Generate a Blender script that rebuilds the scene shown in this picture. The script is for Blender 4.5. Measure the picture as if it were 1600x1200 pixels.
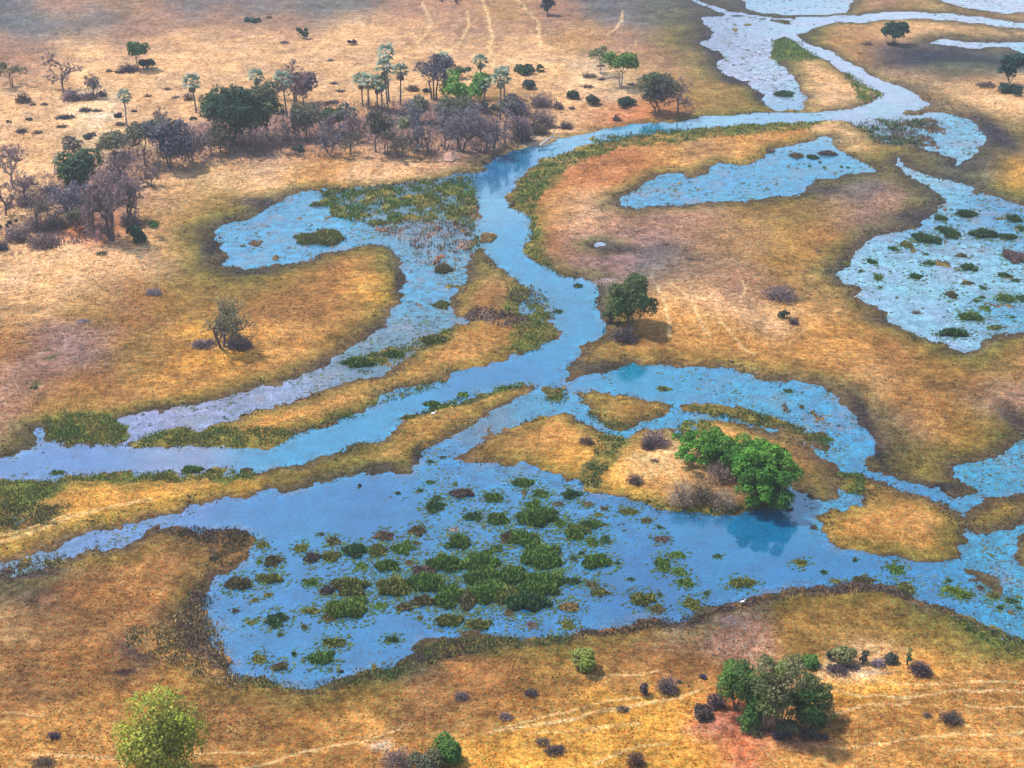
import bpy, math, random
import numpy as np
from mathutils import Vector, Matrix

for o in list(bpy.data.objects):
    bpy.data.objects.remove(o)
S = bpy.context.scene
COL = S.collection
rng = np.random.default_rng(7)
random.seed(7)

# ------------------------------------------------------------------ camera, sky, sun, exposure
CAM_H, PITCH, HFOV = 100.0, math.radians(27.0), math.radians(40.0)
F = 800.0 / math.tan(HFOV / 2)
cd = bpy.data.cameras.new('camera')
cam = bpy.data.objects.new('camera', cd)
COL.objects.link(cam)
cam.location = (0, 0, CAM_H)
cam.rotation_euler = (math.pi / 2 - PITCH, 0, 0)
cd.sensor_fit = 'HORIZONTAL'
cd.angle = HFOV
cd.clip_start, cd.clip_end = 0.5, 12000
S.camera = cam

SUN_EL = math.radians(56)
SUN_AZ = math.atan2(-0.80, 0.45)            # towards the sun: left of the view and a little beyond
w = bpy.data.worlds.new('World'); S.world = w; w.use_nodes = True
nt = w.node_tree
sky = nt.nodes.new('ShaderNodeTexSky'); sky.sky_type = 'NISHITA'; sky.sun_disc = False
sky.sun_elevation = SUN_EL; sky.sun_rotation = SUN_AZ
sky.air_density = 1.1; sky.dust_density = 0.9; sky.ozone_density = 0.25
bg = nt.nodes['Background']; bg.inputs['Strength'].default_value = 0.15
nt.links.new(sky.outputs[0], bg.inputs['Color'])
sl = bpy.data.lights.new('sun', 'SUN'); so = bpy.data.objects.new('sun', sl); COL.objects.link(so)
sl.energy = 3.0; sl.angle = math.radians(4.0); sl.color = (1.0, 0.96, 0.90)
sd = Vector((math.sin(SUN_AZ) * math.cos(SUN_EL), math.cos(SUN_AZ) * math.cos(SUN_EL), math.sin(SUN_EL)))
so.rotation_euler = sd.to_track_quat('Z', 'Y').to_euler()
S.view_settings.view_transform = 'Standard'; S.view_settings.look = 'None'
S.view_settings.gamma = 1.0; S.view_settings.use_curve_mapping = False
S.view_settings.exposure = 0.8
S.render.engine = 'CYCLES'
S.cycles.max_bounces = 5; S.cycles.diffuse_bounces = 2; S.cycles.glossy_bounces = 2
S.cycles.transmission_bounces = 3; S.cycles.volume_bounces = 0
S.cycles.caustics_reflective = False; S.cycles.caustics_refractive = False

# ------------------------------------------------------------------ pixel of the photograph <-> ground
cP, sP = math.cos(PITCH), math.sin(PITCH)
def ground(px, py, z=0.0):
    u = (np.asarray(px, float) - 800) / F; v = (600 - np.asarray(py, float)) / F
    dy = cP + v * sP; dz = -sP + v * cP
    t = (z - CAM_H) / dz
    return u * t, dy * t
def project(x, y, z=0.0):
    q = z - CAM_H
    d = y * cP - q * sP
    return 800 + F * x / d, 600 - F * (y * sP + q * cP) / d
def depth(y, z=0.0): return y * cP - (z - CAM_H) * sP
def height_to(y, top):
    v = (600 - top) / F
    return CAM_H + y * (v * cP - sP) / (cP + v * sP)
def metres(px, y): return px * depth(y) / F

def lin(c, k=1.0):
    c = np.array(c, float) / 255.0
    return np.where(c <= 0.04045, c / 12.92, ((c + 0.055) / 1.055) ** 2.4) * k

# ------------------------------------------------------------------ noise
def vnoise(x, y, seed=0):
    xi = np.floor(x).astype(np.int64); yi = np.floor(y).astype(np.int64)
    fx = x - xi; fy = y - yi
    fx = fx * fx * (3 - 2 * fx); fy = fy * fy * (3 - 2 * fy)
    def h(a, b):
        n = (a * 374761393 + b * 668265263 + seed * 1442695041) & 0xFFFFFFFF
        n = ((n ^ (n >> 13)) * 1274126177) & 0xFFFFFFFF
        return ((n ^ (n >> 16)) & 0xFFFF) / 65535.0
    a = h(xi, yi); b = h(xi + 1, yi); c = h(xi, yi + 1); d = h(xi + 1, yi + 1)
    return (a + (b - a) * fx) * (1 - fy) + (c + (d - c) * fx) * fy
def fbm(x, y, octv=4, seed=0):
    s = 0; a = 0.5; t = 0
    for i in range(octv):
        s = s + a * vnoise(x * 2 ** i + 17.3 * i, y * 2 ** i - 9.1 * i, seed + i); t += a; a *= 0.55
    return s / t - 0.5
def sstep(a, b, x):
    t = np.clip((x - a) / (b - a), 0, 1); return t * t * (3 - 2 * t)

# ------------------------------------------------------------------ shore lines (traced in the photograph, laid on the ground plane)
def inside(poly, X, Y):
    p = np.array(poly, float)
    m = np.zeros(X.shape, bool)
    bx = (X >= p[:, 0].min()) & (X <= p[:, 0].max()) & (Y >= p[:, 1].min()) & (Y <= p[:, 1].max())
    x = X[bx]; y = Y[bx]; r = np.zeros(x.shape, bool)
    for (x0, y0), (x1, y1) in zip(p, np.roll(p, -1, 0)):
        if y0 == y1: continue
        c = (y0 > y) != (y1 > y)
        r ^= c & (x < (x1 - x0) * (y - y0) / (y1 - y0) + x0)
    m[bx] = r
    return m
W, L = 1, 0
SHORES = [
 # main river
 (W, [(1760,44),(1600,38),(1525,27),(1475,21),(1425,19),(1385,20),(1340,24),(1300,25),(1242,26),(1235,37),(1227,47),(1227,56),(1242,67),(1260,80),(1282,91),(1300,100),(1320,112),(1335,122),(1350,132),(1365,140),(1382,147),(1375,155),(1360,162),(1330,170),(1295,175),(1250,177),(1200,176),(1150,180),(1092,182),(1065,189),(1017,193),(975,196),(945,200),(920,207),(900,214),(875,217),(850,229),(812,234),(785,244),(765,252),(750,270),(735,300),(738,342),(738,377),(725,430),(720,500),(690,560),(600,600),(500,650),(400,690),(355,697),(275,700),(195,692),(175,696),(120,699),(87,695),(50,695),(25,707),(0,717),(-120,735),(-400,760),(-400,800),(-120,775),(0,752),(150,790),(400,760),(540,720),(620,700),(740,640),(838,606),(862,608),(884,602),(890,580),(900,565),(907,547),(930,532),(940,515),(952,504),(942,495),(930,480),(925,470),(932,450),(925,442),(905,437),(880,435),(865,426),(850,417),(835,410),(825,397),(822,382),(830,365),(832,345),(825,336),(805,327),(795,322),(792,308),(800,290),(825,265),(845,250),(870,244),(895,232),(925,226),(960,220),(990,212),(1020,210),(1050,207),(1075,202),(1110,200),(1150,195),(1200,193),(1250,191),(1295,189),(1330,189),(1337,196),(1360,185),(1400,190),(1437,186),(1450,162),(1445,155),(1412,137),(1380,127),(1362,120),(1342,105),(1325,96),(1305,84),(1282,75),(1262,69),(1245,59),(1250,54),(1275,43),(1300,35),(1340,36),(1385,31),(1450,29),(1525,36),(1600,46),(1760,56)]),
 # thin far stream
 (W, [(1060,-6),(1072,-4),(1100,4),(1135,18),(1200,27),(1242,29),(1242,33),(1200,31),(1133,22),(1097,7)]),
 # far pools
 (W, [(1135,24),(1200,33),(1230,40),(1228,56),(1210,62),(1203,78),(1208,92),(1228,108),(1240,120),(1252,138),(1258,152),(1250,170),(1215,174),(1200,165),(1196,150),(1190,147),(1182,140),(1162,127),(1135,117),(1120,105),(1130,90),(1125,80),(1105,74),(1092,69),(1108,62),(1115,50),(1097,36),(1100,26)]),
 (W, [(1160,-10),(1335,-10),(1322,20),(1300,23),(1230,24),(1190,21),(1165,12)]),
 (W, [(1430,-12),(1700,-12),(1700,20),(1600,18),(1575,21),(1525,15),(1487,7)]),
 (W, [(1452,67),(1470,60),(1500,64),(1537,67),(1600,65),(1700,66),(1700,100),(1600,84),(1575,73),(1525,77),(1495,72)]),
 (W, [(1438,178),(1475,175),(1512,186),(1532,197),(1538,212),(1535,230),(1507,247),(1495,257),(1487,247),(1465,236),(1420,228),(1380,222),(1350,205),(1337,196),(1360,186),(1400,190)]),
 (L, [(1407,176),(1418,171),(1432,172),(1442,164),(1452,168),(1448,178),(1432,183),(1412,182)]),
 # long pond
 (W, [(965,312),(985,300),(1010,288),(1035,275),(1060,270),(1080,278),(1102,276),(1105,262),(1120,255),(1140,255),(1165,258),(1190,248),(1210,233),(1240,228),(1265,222),(1285,215),(1300,220),(1310,235),(1330,245),(1350,255),(1370,266),(1330,272),(1280,278),(1262,290),(1250,302),(1200,308),(1150,314),(1100,318),(1050,318),(1000,325),(970,323)]),
 # inflow and pale lagoon
 (W, [(1400,246),(1405,249),(1420,264),(1445,275),(1480,282),(1505,288),(1540,303),(1600,322),(1760,350),(1760,500),(1600,515),(1570,517),(1545,525),(1520,540),(1505,549),(1480,539),(1450,529),(1420,521),(1395,505),(1385,490),(1365,478),(1345,465),(1345,448),(1320,442),(1303,430),(1320,418),(1335,408),(1345,390),(1360,376),(1385,370),(1410,362),(1440,352),(1460,342),(1467,325),(1480,310),(1465,300),(1450,290),(1430,281),(1412,271),(1402,256)]),
 # western arm
 (W, [(342,358),(350,350),(365,348),(385,345),(400,335),(412,325),(440,310),(470,302),(500,296),(540,294),(580,291),(620,286),(660,284),(690,279),(720,272),(755,268),(745,385),(725,440),(720,500),(600,585),(500,612),(350,662),(207,686),(205,696),(188,696),(200,680),(190,668),(183,660),(190,654),(220,647),(250,644),(280,639),(310,631),(340,624),(370,617),(400,611),(420,604),(450,594),(480,583),(510,569),(535,554),(560,540),(580,528),(600,510),(615,485),(628,460),(632,440),(628,415),(615,395),(600,384),(570,382),(540,390),(500,396),(480,406),(430,412),(400,418),(380,420),(352,412),(347,393),(350,380),(338,372)]),
 # tongue between river and western arm
 (L, [(738,393),(752,388),(770,398),(772,415),(800,427),(815,438),(832,448),(825,462),(812,478),(822,500),(862,506),(874,516),(868,527),(855,537),(842,547),(815,555),(795,558),(775,569),(725,580),(700,591),(650,603),(607,616),(592,627),(575,637),(560,648),(540,655),(520,666),(487,675),(450,687),(425,698),(400,700),(355,697),(275,700),(240,697),(205,691),(210,681),(250,675),(290,671),(335,662),(360,655),(400,640),(450,627),(500,612),(545,602),(600,582),(650,556),(690,532),(697,514),(716,508),(738,500),(712,492),(703,470),(712,452),(728,438),(721,428),(730,408)]),
 # southern lagoon, eastern arm and right-hand pools in one
 (W, [(-200,905),(0,880),(80,860),(150,833),(200,816),(260,806),(300,793),(370,776),(450,760),(530,745),(600,735),(660,700),(760,640),(838,604),(860,606),(884,602),(900,597),(915,590),(930,583),(950,578),(980,573),(1000,570),(1040,571),(1080,575),(1100,572),(1130,577),(1170,587),(1200,596),(1225,601),(1250,600),(1275,604),(1295,612),(1312,622),(1320,637),(1332,652),(1340,665),(1352,677),(1363,692),(1364,707),(1360,722),(1366,735),(1380,744),(1405,751),(1437,756),(1457,765),(1475,771),(1495,773),(1525,771),(1522,762),(1500,755),(1485,745),(1495,730),(1512,722),(1550,716),(1575,707),(1590,692),(1600,683),(1760,650),(1760,1030),(1600,996),(1580,993),(1550,985),(1520,975),(1500,960),(1480,946),(1450,945),(1430,935),(1420,925),(1390,915),(1365,914),(1340,906),(1310,916),(1280,917),(1240,922),(1200,926),(1160,935),(1130,942),(1100,948),(1080,960),(1040,965),(1000,972),(970,978),(940,985),(900,987),(870,990),(830,995),(790,993),(740,985),(710,991),(680,1000),(650,1010),(640,1029),(615,1036),(605,1054),(580,1052),(545,1056),(520,1066),(500,1070),(460,1065),(430,1060),(400,1048),(375,1058),(362,1050),(360,1030),(345,1020),(330,1010),(322,985),(318,960),(333,925),(338,905),(355,890),(370,880),(390,860),(400,842),(385,829),(370,820),(340,822),(325,829),(300,820),(250,823),(230,830),(200,848),(160,860),(110,876),(80,888),(30,897),(-200,925)]),
 (L, [(-300,800),(0,752),(25,753),(50,751),(85,751),(105,741),(135,746),(155,740),(175,736),(212,741),(250,746),(285,746),(315,742),(330,733),(350,742),(370,741),(390,737),(415,732),(450,727),(475,725),(500,715),(540,710),(545,704),(555,697),(575,690),(600,686),(602,677),(625,660),(637,650),(665,645),(675,634),(710,627),(735,622),(750,615),(785,610),(800,606),(838,598),(841,606),(820,615),(800,625),(780,635),(755,648),(735,665),(715,680),(690,690),(665,700),(656,715),(650,735),(640,744),(615,743),(595,740),(560,742),(530,747),(490,757),(450,762),(400,770),(370,778),(330,785),(300,795),(260,808),(200,818),(150,835),(100,850),(80,862),(40,875),(0,886),(-300,930)]),
 (L, [(850,606),(866,603),(884,606),(889,618),(880,631),(862,632),(853,620)]),
 (L, [(907,617),(917,612),(950,615),(980,621),(1015,626),(1040,630),(1060,635),(1050,645),(1037,655),(1005,660),(985,669),(962,671),(940,661),(920,645),(912,632)]),
 (L, [(1060,637),(1075,632),(1125,634),(1162,637),(1190,645),(1200,650),(1230,661),(1250,674),(1275,677),(1290,687),(1285,695),(1260,695),(1240,687),(1215,677),(1200,671),(1175,663),(1150,654),(1132,647),(1100,645),(1070,644)]),
 (L, [(712,715),(720,705),(735,695),(760,685),(790,672),(815,660),(840,650),(870,645),(890,645),(902,656),(920,664),(935,673),(948,680),(975,679),(995,673),(1020,668),(1055,669),(1090,665),(1092,658),(1120,655),(1150,660),(1190,670),(1230,683),(1260,696),(1275,704),(1285,717),(1300,730),(1312,745),(1318,765),(1310,779),(1285,787),(1265,780),(1248,764),(1235,756),(1215,770),(1190,790),(1160,800),(1120,804),(1080,803),(1050,795),(1010,790),(985,780),(960,775),(940,770),(915,765),(910,750),(895,750),(885,752),(870,740),(850,730),(820,722),(790,724),(760,724),(735,727),(718,722)]),
 (W, [(1058,671),(1072,668),(1090,670),(1086,678),(1066,683)]),
 (L, [(1283,803),(1290,797),(1310,794),(1338,790),(1346,778),(1336,762),(1318,770),(1308,752),(1325,742),(1350,741),(1380,754),(1420,770),(1460,780),(1490,795),(1505,810),(1512,830),(1510,850),(1505,870),(1490,880),(1450,880),(1410,875),(1370,868),(1320,860),(1300,850),(1288,830),(1284,815)]),
 (L, [(1500,797),(1510,787),(1540,780),(1570,774),(1600,772),(1760,765),(1760,800),(1600,815),(1570,830),(1550,835),(1520,828),(1505,815)]),
 (L, [(1590,850),(1600,835),(1640,840),(1640,900),(1600,890),(1592,885),(1587,865)]),
 (L, [(1505,893),(1540,897),(1570,911),(1580,928),(1560,926),(1540,914),(1515,906)]),
 # puddles
 (W, [(14,818),(16,808),(26,806),(34,812),(33,819),(20,822)]),
 (W, [(52,665),(66,667),(70,678),(74,695),(50,697),(58,680)]),
 (W, [(923,380),(930,376),(940,378),(938,384),(928,385)]),
]

# ------------------------------------------------------------------ the sheet's grid (one row / column per few pixels of the photograph, coarse outside it)
gx = np.concatenate([[-9000,-5000,-3000,-2000,-1300,-900,-600,-450,-370], np.arange(-300, 1901, 3.0), [1970,2050,2200,2500,2900,3600,4600,6600,10600]])
gy = np.concatenate([[2600,2000,1700,1500], np.arange(1400, -60, -2.5), [-75,-95,-120,-150,-190,-230,-280,-330,-380,-420,-450]])
PX, PY = np.meshgrid(gx, gy)
GX, GY = ground(PX, PY)
# wobble the shores by a few decimetres so that no edge is drawn with a ruler
wx = GX + 2.8 * fbm(GX / 5, GY / 5, 4, 3) + 1.3 * fbm(GX / 1.3, GY / 1.3, 2, 9)
wy = GY + 4.0 * fbm(GX / 5 + 40, GY / 5, 4, 5) + 1.8 * fbm(GX / 1.3 + 9, GY / 1.3, 2, 11)
QX, QY = project(wx, wy)
water = np.zeros(PX.shape, bool)
for k, poly in SHORES:
    m = inside(poly, QX, QY); water[m] = bool(k)

ZONES = [('gGo', .9, [(500,312),(560,299),(640,294),(735,285),(745,320),(738,358),(690,345),(640,348),(590,352),(540,345),(520,335)]),
 ('opm', .35, [(600,345),(740,345),(742,385),(730,398),(690,390),(640,378),(590,365)]), ('pmr', .5, [(640,380),(680,382),(700,400),(690,418),(655,410)]),
 ('goh', .8, [(70,655),(120,648),(180,653),(198,676),(185,693),(120,697),(80,692)]), ('goo', .7, [(215,680),(290,672),(340,668),(400,672),(470,678),(430,699),(220,699)]),
 ('ogo', .6, [(800,320),(812,288),(850,250),(960,222),(1080,203),(1200,195),(1290,190),(1270,203),(1100,218),(960,236),(890,262),(850,300),(832,335)]), ('oog', .5, [(800,327),(835,330),(845,380),(860,412),(900,438),(850,420),(825,395),(822,382),(832,345)]),
 ('gdm', .9, [(1335,195),(1375,187),(1465,189),(1462,225),(1400,232),(1370,225),(1345,210)]), ('ghd', .9, [(1205,62),(1240,62),(1285,93),(1240,98),(1208,92)]), ('ghd', .8, [(1320,112),(1365,138),(1380,149),(1350,163),(1325,128)]),
 ('mog', .45, [(795,452),(835,445),(858,470),(870,500),(850,512),(812,500),(788,485)]), ('pmk', .7, [(735,480),(790,490),(830,505),(790,512),(730,500)]), ('oog', .6, [(805,505),(870,512),(862,535),(820,553),(790,545)]),
 ('oog', .6, [(0,755),(90,750),(130,745),(90,780),(0,800)]), ('obo', .7, [(0,795),(110,790),(90,820),(0,830)]), ('dgo', .8, [(1305,738),(1350,741),(1348,778),(1322,768)]), ('ogo', .5, [(110,742),(330,733),(400,737),(400,750),(200,757),(110,756)]),
 ('bsb', .7, [(300,930),(340,985),(360,1052),(420,1065),(330,1075),(270,1040),(195,1010),(200,985),(270,970)]), ('kmb', .7, [(300,920),(335,930),(322,985),(345,1022),(362,1052),(300,1030),(270,985)]), ('dok', .6, [(370,1055),(460,1066),(540,1058),(620,1040),(690,1002),(780,995),(900,990),(900,1004),(700,1030),(600,1070),(400,1078)]),
 ('mkb', .6, [(900,985),(1080,962),(1180,932),(1340,908),(1420,928),(1500,965),(1600,1000),(1600,1012),(1480,965),(1380,925),(1200,940),(1080,975),(900,1000)]), ('dgo', .5, [(1450,950),(1600,1000),(1600,1040),(1540,1010)]),
 ('mkb', .7, [(240,832),(300,822),(390,832),(398,850),(365,885),(330,880),(330,850)]), ('kmo', .5, [(0,882),(80,864),(110,872),(80,892),(0,905)]), ('dog', .6, [(1060,665),(1100,655),(1110,668),(1090,684),(1058,684)]), ('ood', .5, [(1070,633),(1190,646),(1280,678),(1285,694),(1200,668),(1080,644)]),
 ('goo', .6, [(560,556),(690,520),(720,510),(700,535),(640,560),(560,585)]), ('oog', .6, [(460,676),(560,640),(600,618),(690,592),(700,600),(600,628),(540,656)]), ('ghd', .7, [(640,655),(680,632),(790,604),(840,598),(760,622),(690,640)]), ('ood', .5, [(915,640),(960,660),(990,668),(960,672),(925,655)]), ('dgo', .5, [(850,604),(889,606),(886,630),(858,632)]),
 ('gom', .5, [(715,300),(745,290),(750,385),(735,395),(725,350)]), ('doo', .5, [(940,672),(985,680),(960,720),(935,765),(905,755),(925,715)]), ('gdo', .6, [(985,775),(1080,800),(1190,788),(1240,758),(1200,800),(1080,808),(985,785)]), ('dgo', .6, [(925,215),(1000,206),(1080,200),(1070,208),(930,226)]), ('dgk',.6,[(500,300),(620,288),(740,274),(745,284),(620,298),(505,310)])]
zone_of = np.full(PX.shape, -1, int)
mat_n = fbm(GX / 4.5, GY / 6, 4, 51); mat_f = fbm(GX / 1.6, GY / 2.2, 3, 53)
for zi, (zc, zd, zp) in enumerate(ZONES):
    m = inside(zp, QX + 26 * fbm(GX / 8 + 20, GY / 8, 3, 57), QY + 16 * fbm(GX / 8, GY / 8 + 20, 3, 58)); zone_of[m] = zi
    water[m & (mat_n + .9 * mat_f > .30 - .40 * zd)] = False
def sample_table(txt, pal):
    p, c = [], []
    for t in txt.split():
        a = t.split(',')
        p.append((float(a[0]), float(a[1]))); c.append(pal[a[2]])
    return np.array(p), np.array(c)
def spread(p, c, sx, sy, cx, cy):
    """normalised Gaussian interpolation of samples on a coarse pixel grid"""
    X, Y = np.meshgrid(cx, cy)
    out = np.zeros(X.shape + (c.shape[1],)); wt = np.zeros(X.shape)
    for (a, b), v in zip(p, c):
        g = np.exp(-0.5 * (((X - a) / sx) ** 2 + ((Y - b) / sy) ** 2)) + 1e-7 / (1 + ((X - a) / 300) ** 2 + ((Y - b) / 200) ** 2)
        wt += g; out += g[..., None] * v
    return out / wt[..., None]
CX = np.arange(-300, 1905, 8.0); CY = np.arange(-60, 1405, 6.0)
def coarse(field, px, py):
    i = np.clip((px - CX[0]) / 8.0, 0, len(CX) - 1.01); j = np.clip((py - CY[0]) / 6.0, 0, len(CY) - 1.01)
    i0 = i.astype(int); j0 = j.astype(int); fi = (i - i0)[..., None]; fj = (j - j0)[..., None]
    return (field[j0, i0] * (1 - fi) + field[j0, i0 + 1] * fi) * (1 - fj) + (field[j0 + 1, i0] * (1 - fi) + field[j0 + 1, i0 + 1] * fi) * fj

KA = 0.64
def rich(c, q=1.14):
    c = np.asarray(c, float); g = c @ np.array([.3, .55, .15]); return np.clip(g + (c - g) * q, .004, .9)
WPAL = {'c': (80,172,204), 'w': (222,228,238), 'l': (172,176,200), 'v': (118,154,198), 'a': (186,224,236), 'p': (104,176,204), 'd': (30,128,176), 'e': (46,146,190), 'm': (112,140,148), 'n': (52,150,192), 'x': (90,150,195), 't': (104,178,204)}  # pale w and a: water colour with sky glare painted in
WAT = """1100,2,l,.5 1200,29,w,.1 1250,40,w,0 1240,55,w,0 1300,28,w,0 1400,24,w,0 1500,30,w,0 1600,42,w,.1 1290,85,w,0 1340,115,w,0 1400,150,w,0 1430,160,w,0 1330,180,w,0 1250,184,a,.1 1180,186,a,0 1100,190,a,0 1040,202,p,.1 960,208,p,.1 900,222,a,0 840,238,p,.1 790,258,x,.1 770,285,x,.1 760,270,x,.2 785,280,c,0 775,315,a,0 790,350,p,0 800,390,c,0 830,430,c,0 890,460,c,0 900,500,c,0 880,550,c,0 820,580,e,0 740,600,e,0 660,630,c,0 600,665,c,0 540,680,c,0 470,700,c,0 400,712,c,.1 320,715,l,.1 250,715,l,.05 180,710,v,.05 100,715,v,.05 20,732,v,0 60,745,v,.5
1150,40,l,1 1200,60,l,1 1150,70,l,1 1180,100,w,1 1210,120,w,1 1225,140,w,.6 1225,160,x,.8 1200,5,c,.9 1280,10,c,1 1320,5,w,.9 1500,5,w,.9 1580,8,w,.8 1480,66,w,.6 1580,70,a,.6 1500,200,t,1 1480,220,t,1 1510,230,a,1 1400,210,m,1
1000,305,p,.9 1080,295,c,.8 1150,285,c,.8 1230,260,c,.7 1300,255,p,.7 1250,285,c,.7 1340,264,p,.6 1420,265,a,.6 1480,290,a,.7 1500,310,t,1 1560,330,e,1 1590,360,c,1 1400,400,a,.6 1350,430,a,.6 1430,450,a,.5 1500,440,a,.6 1580,440,a,.7 1450,500,a,.5 1560,490,t,.8 1500,530,a,.6 1500,380,a,.9 1450,365,c,.9
370,370,c,.8 400,390,c,.7 450,345,c,.8 430,400,c,.7 480,330,c,.9 520,390,c,.8 560,370,c,.9 620,370,m,1 680,350,m,1 700,400,m,1 660,420,c,.9 650,470,c,.9 650,520,m,.9 600,555,m,.9 550,580,m,1 480,605,l,.9 400,630,l,1 300,650,l,1 220,660,l,.8 195,685,l,.4 600,300,m,1 700,300,m,1 850,480,m,.7
860,640,p,.6 800,650,m,.7 770,665,m,.8 690,705,n,.5 650,750,e,.3 720,740,e,.6 800,735,n,.6 500,770,e,.15 560,790,d,.05 600,800,d,.05 640,800,n,.4 450,800,e,.05 380,800,e,.05 300,812,v,.15 240,825,v,.4 160,845,v,.7 100,865,v,.7 50,885,m,1 450,850,e,.1 430,920,e,.15 380,940,e,.3 350,980,e,.5 400,1000,e,.1 460,1040,e,.2 560,980,e,.1 600,1020,e,.3 640,990,e,.2 700,960,e,.4 780,985,e,.5 860,965,e,.4 900,870,n,.3 960,850,n,.3 1000,880,d,.1 960,920,d,.15 1050,920,d,.15 1100,830,e,.2 1100,880,e,.1 1150,860,e,.1 1200,830,e,.05 1200,880,e,.1 1260,850,e,.05 1280,890,e,.1 1350,890,e,.2 1430,890,e,.3 1230,790,p,.3 960,800,e,.5
930,600,c,.3 980,600,c,.2 1100,600,c,.5 1150,620,p,.6 1200,620,p,.6 1260,640,c,.8 1300,660,c,.9 1320,690,c,.8 1340,720,c,.8 900,640,c,.3 950,675,c,.3 1020,660,c,.4 1100,650,c,.4 1380,748,e,.3 1430,760,e,.4 1480,778,e,.4 1560,740,t,.7 1590,700,t,.7 1530,775,c,.4 1520,730,t,.7 1310,780,p,.4 1540,860,t,.5 1560,850,t,.5 1530,890,c,.6 1450,910,n,.4 1480,930,e,.5 1520,950,n,.6 1570,970,t,.6 1590,930,t,.7 1400,930,e,.3 24,815,l,.3 60,680,v,.4 932,380,w,.1"""
WK = 0.32
wpos, wcol, wm = [], [], []
for t in WAT.split():
    a = t.split(',')
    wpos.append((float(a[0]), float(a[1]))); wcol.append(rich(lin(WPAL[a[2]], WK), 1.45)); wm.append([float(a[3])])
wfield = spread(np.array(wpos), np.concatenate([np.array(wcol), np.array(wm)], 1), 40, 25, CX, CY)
marsh0 = coarse(wfield, QX, QY)[..., 3]
islet = water & (marsh0 > .62) & (zone_of < 0) & (1.0 * mat_n + 1.1 * mat_f > .50 - .20 * marsh0)
water[islet] = False
def distance_to(mask):
    """world distance from every grid point to the nearest grid point of MASK (jump flooding)"""
    sx = np.where(mask, GX, 1e7); sy = np.where(mask, GY, 1e7)
    best = np.where(mask, 0.0, 1e14)
    h, wd = mask.shape
    step = 512
    while step >= 1:
        for dy in (-step, 0, step):
            for dx in (-step, 0, step):
                if dx == 0 and dy == 0: continue
                ys = slice(max(0, dy), h + min(0, dy)); yd = slice(max(0, -dy), h + min(0, -dy))
                xs = slice(max(0, dx), wd + min(0, dx)); xd = slice(max(0, -dx), wd + min(0, -dx))
                if ys.start >= ys.stop or xs.start >= xs.stop: continue
                cx = sx[ys, xs]; cy = sy[ys, xs]
                d = (cx - GX[yd, xd]) ** 2 + (cy - GY[yd, xd]) ** 2
                b = best[yd, xd]; m = d < b
                if m.any():
                    b[m] = d[m]
                    ax = sx[yd, xd]; ax[m] = cx[m]; ay = sy[yd, xd]; ay[m] = cy[m]
        step //= 2
    return np.sqrt(best)
d_land = np.minimum(distance_to(water), 200)       # metres from a land point to water
d_wat = np.minimum(distance_to(~water), 200)
SD = np.where(water, -d_wat, d_land)

def look_up(field, px, py):
    """bilinear value of a grid field at photograph pixels (inside the fine part)"""
    i = np.clip((np.asarray(px) + 300) / 3.0, 0, 733.0); j = np.clip((1400 - np.asarray(py)) / 2.5, 0, 582.0)
    i0 = i.astype(int); j0 = j.astype(int); fi = i - i0; fj = j - j0
    i0 = i0 + 9; j0 = j0 + 4
    if field.ndim == 3: fi = fi[..., None]; fj = fj[..., None]
    return (field[j0, i0] * (1 - fi) + field[j0, i0 + 1] * fi) * (1 - fj) + (field[j0 + 1, i0] * (1 - fi) + field[j0 + 1, i0 + 1] * fi) * fj

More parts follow.
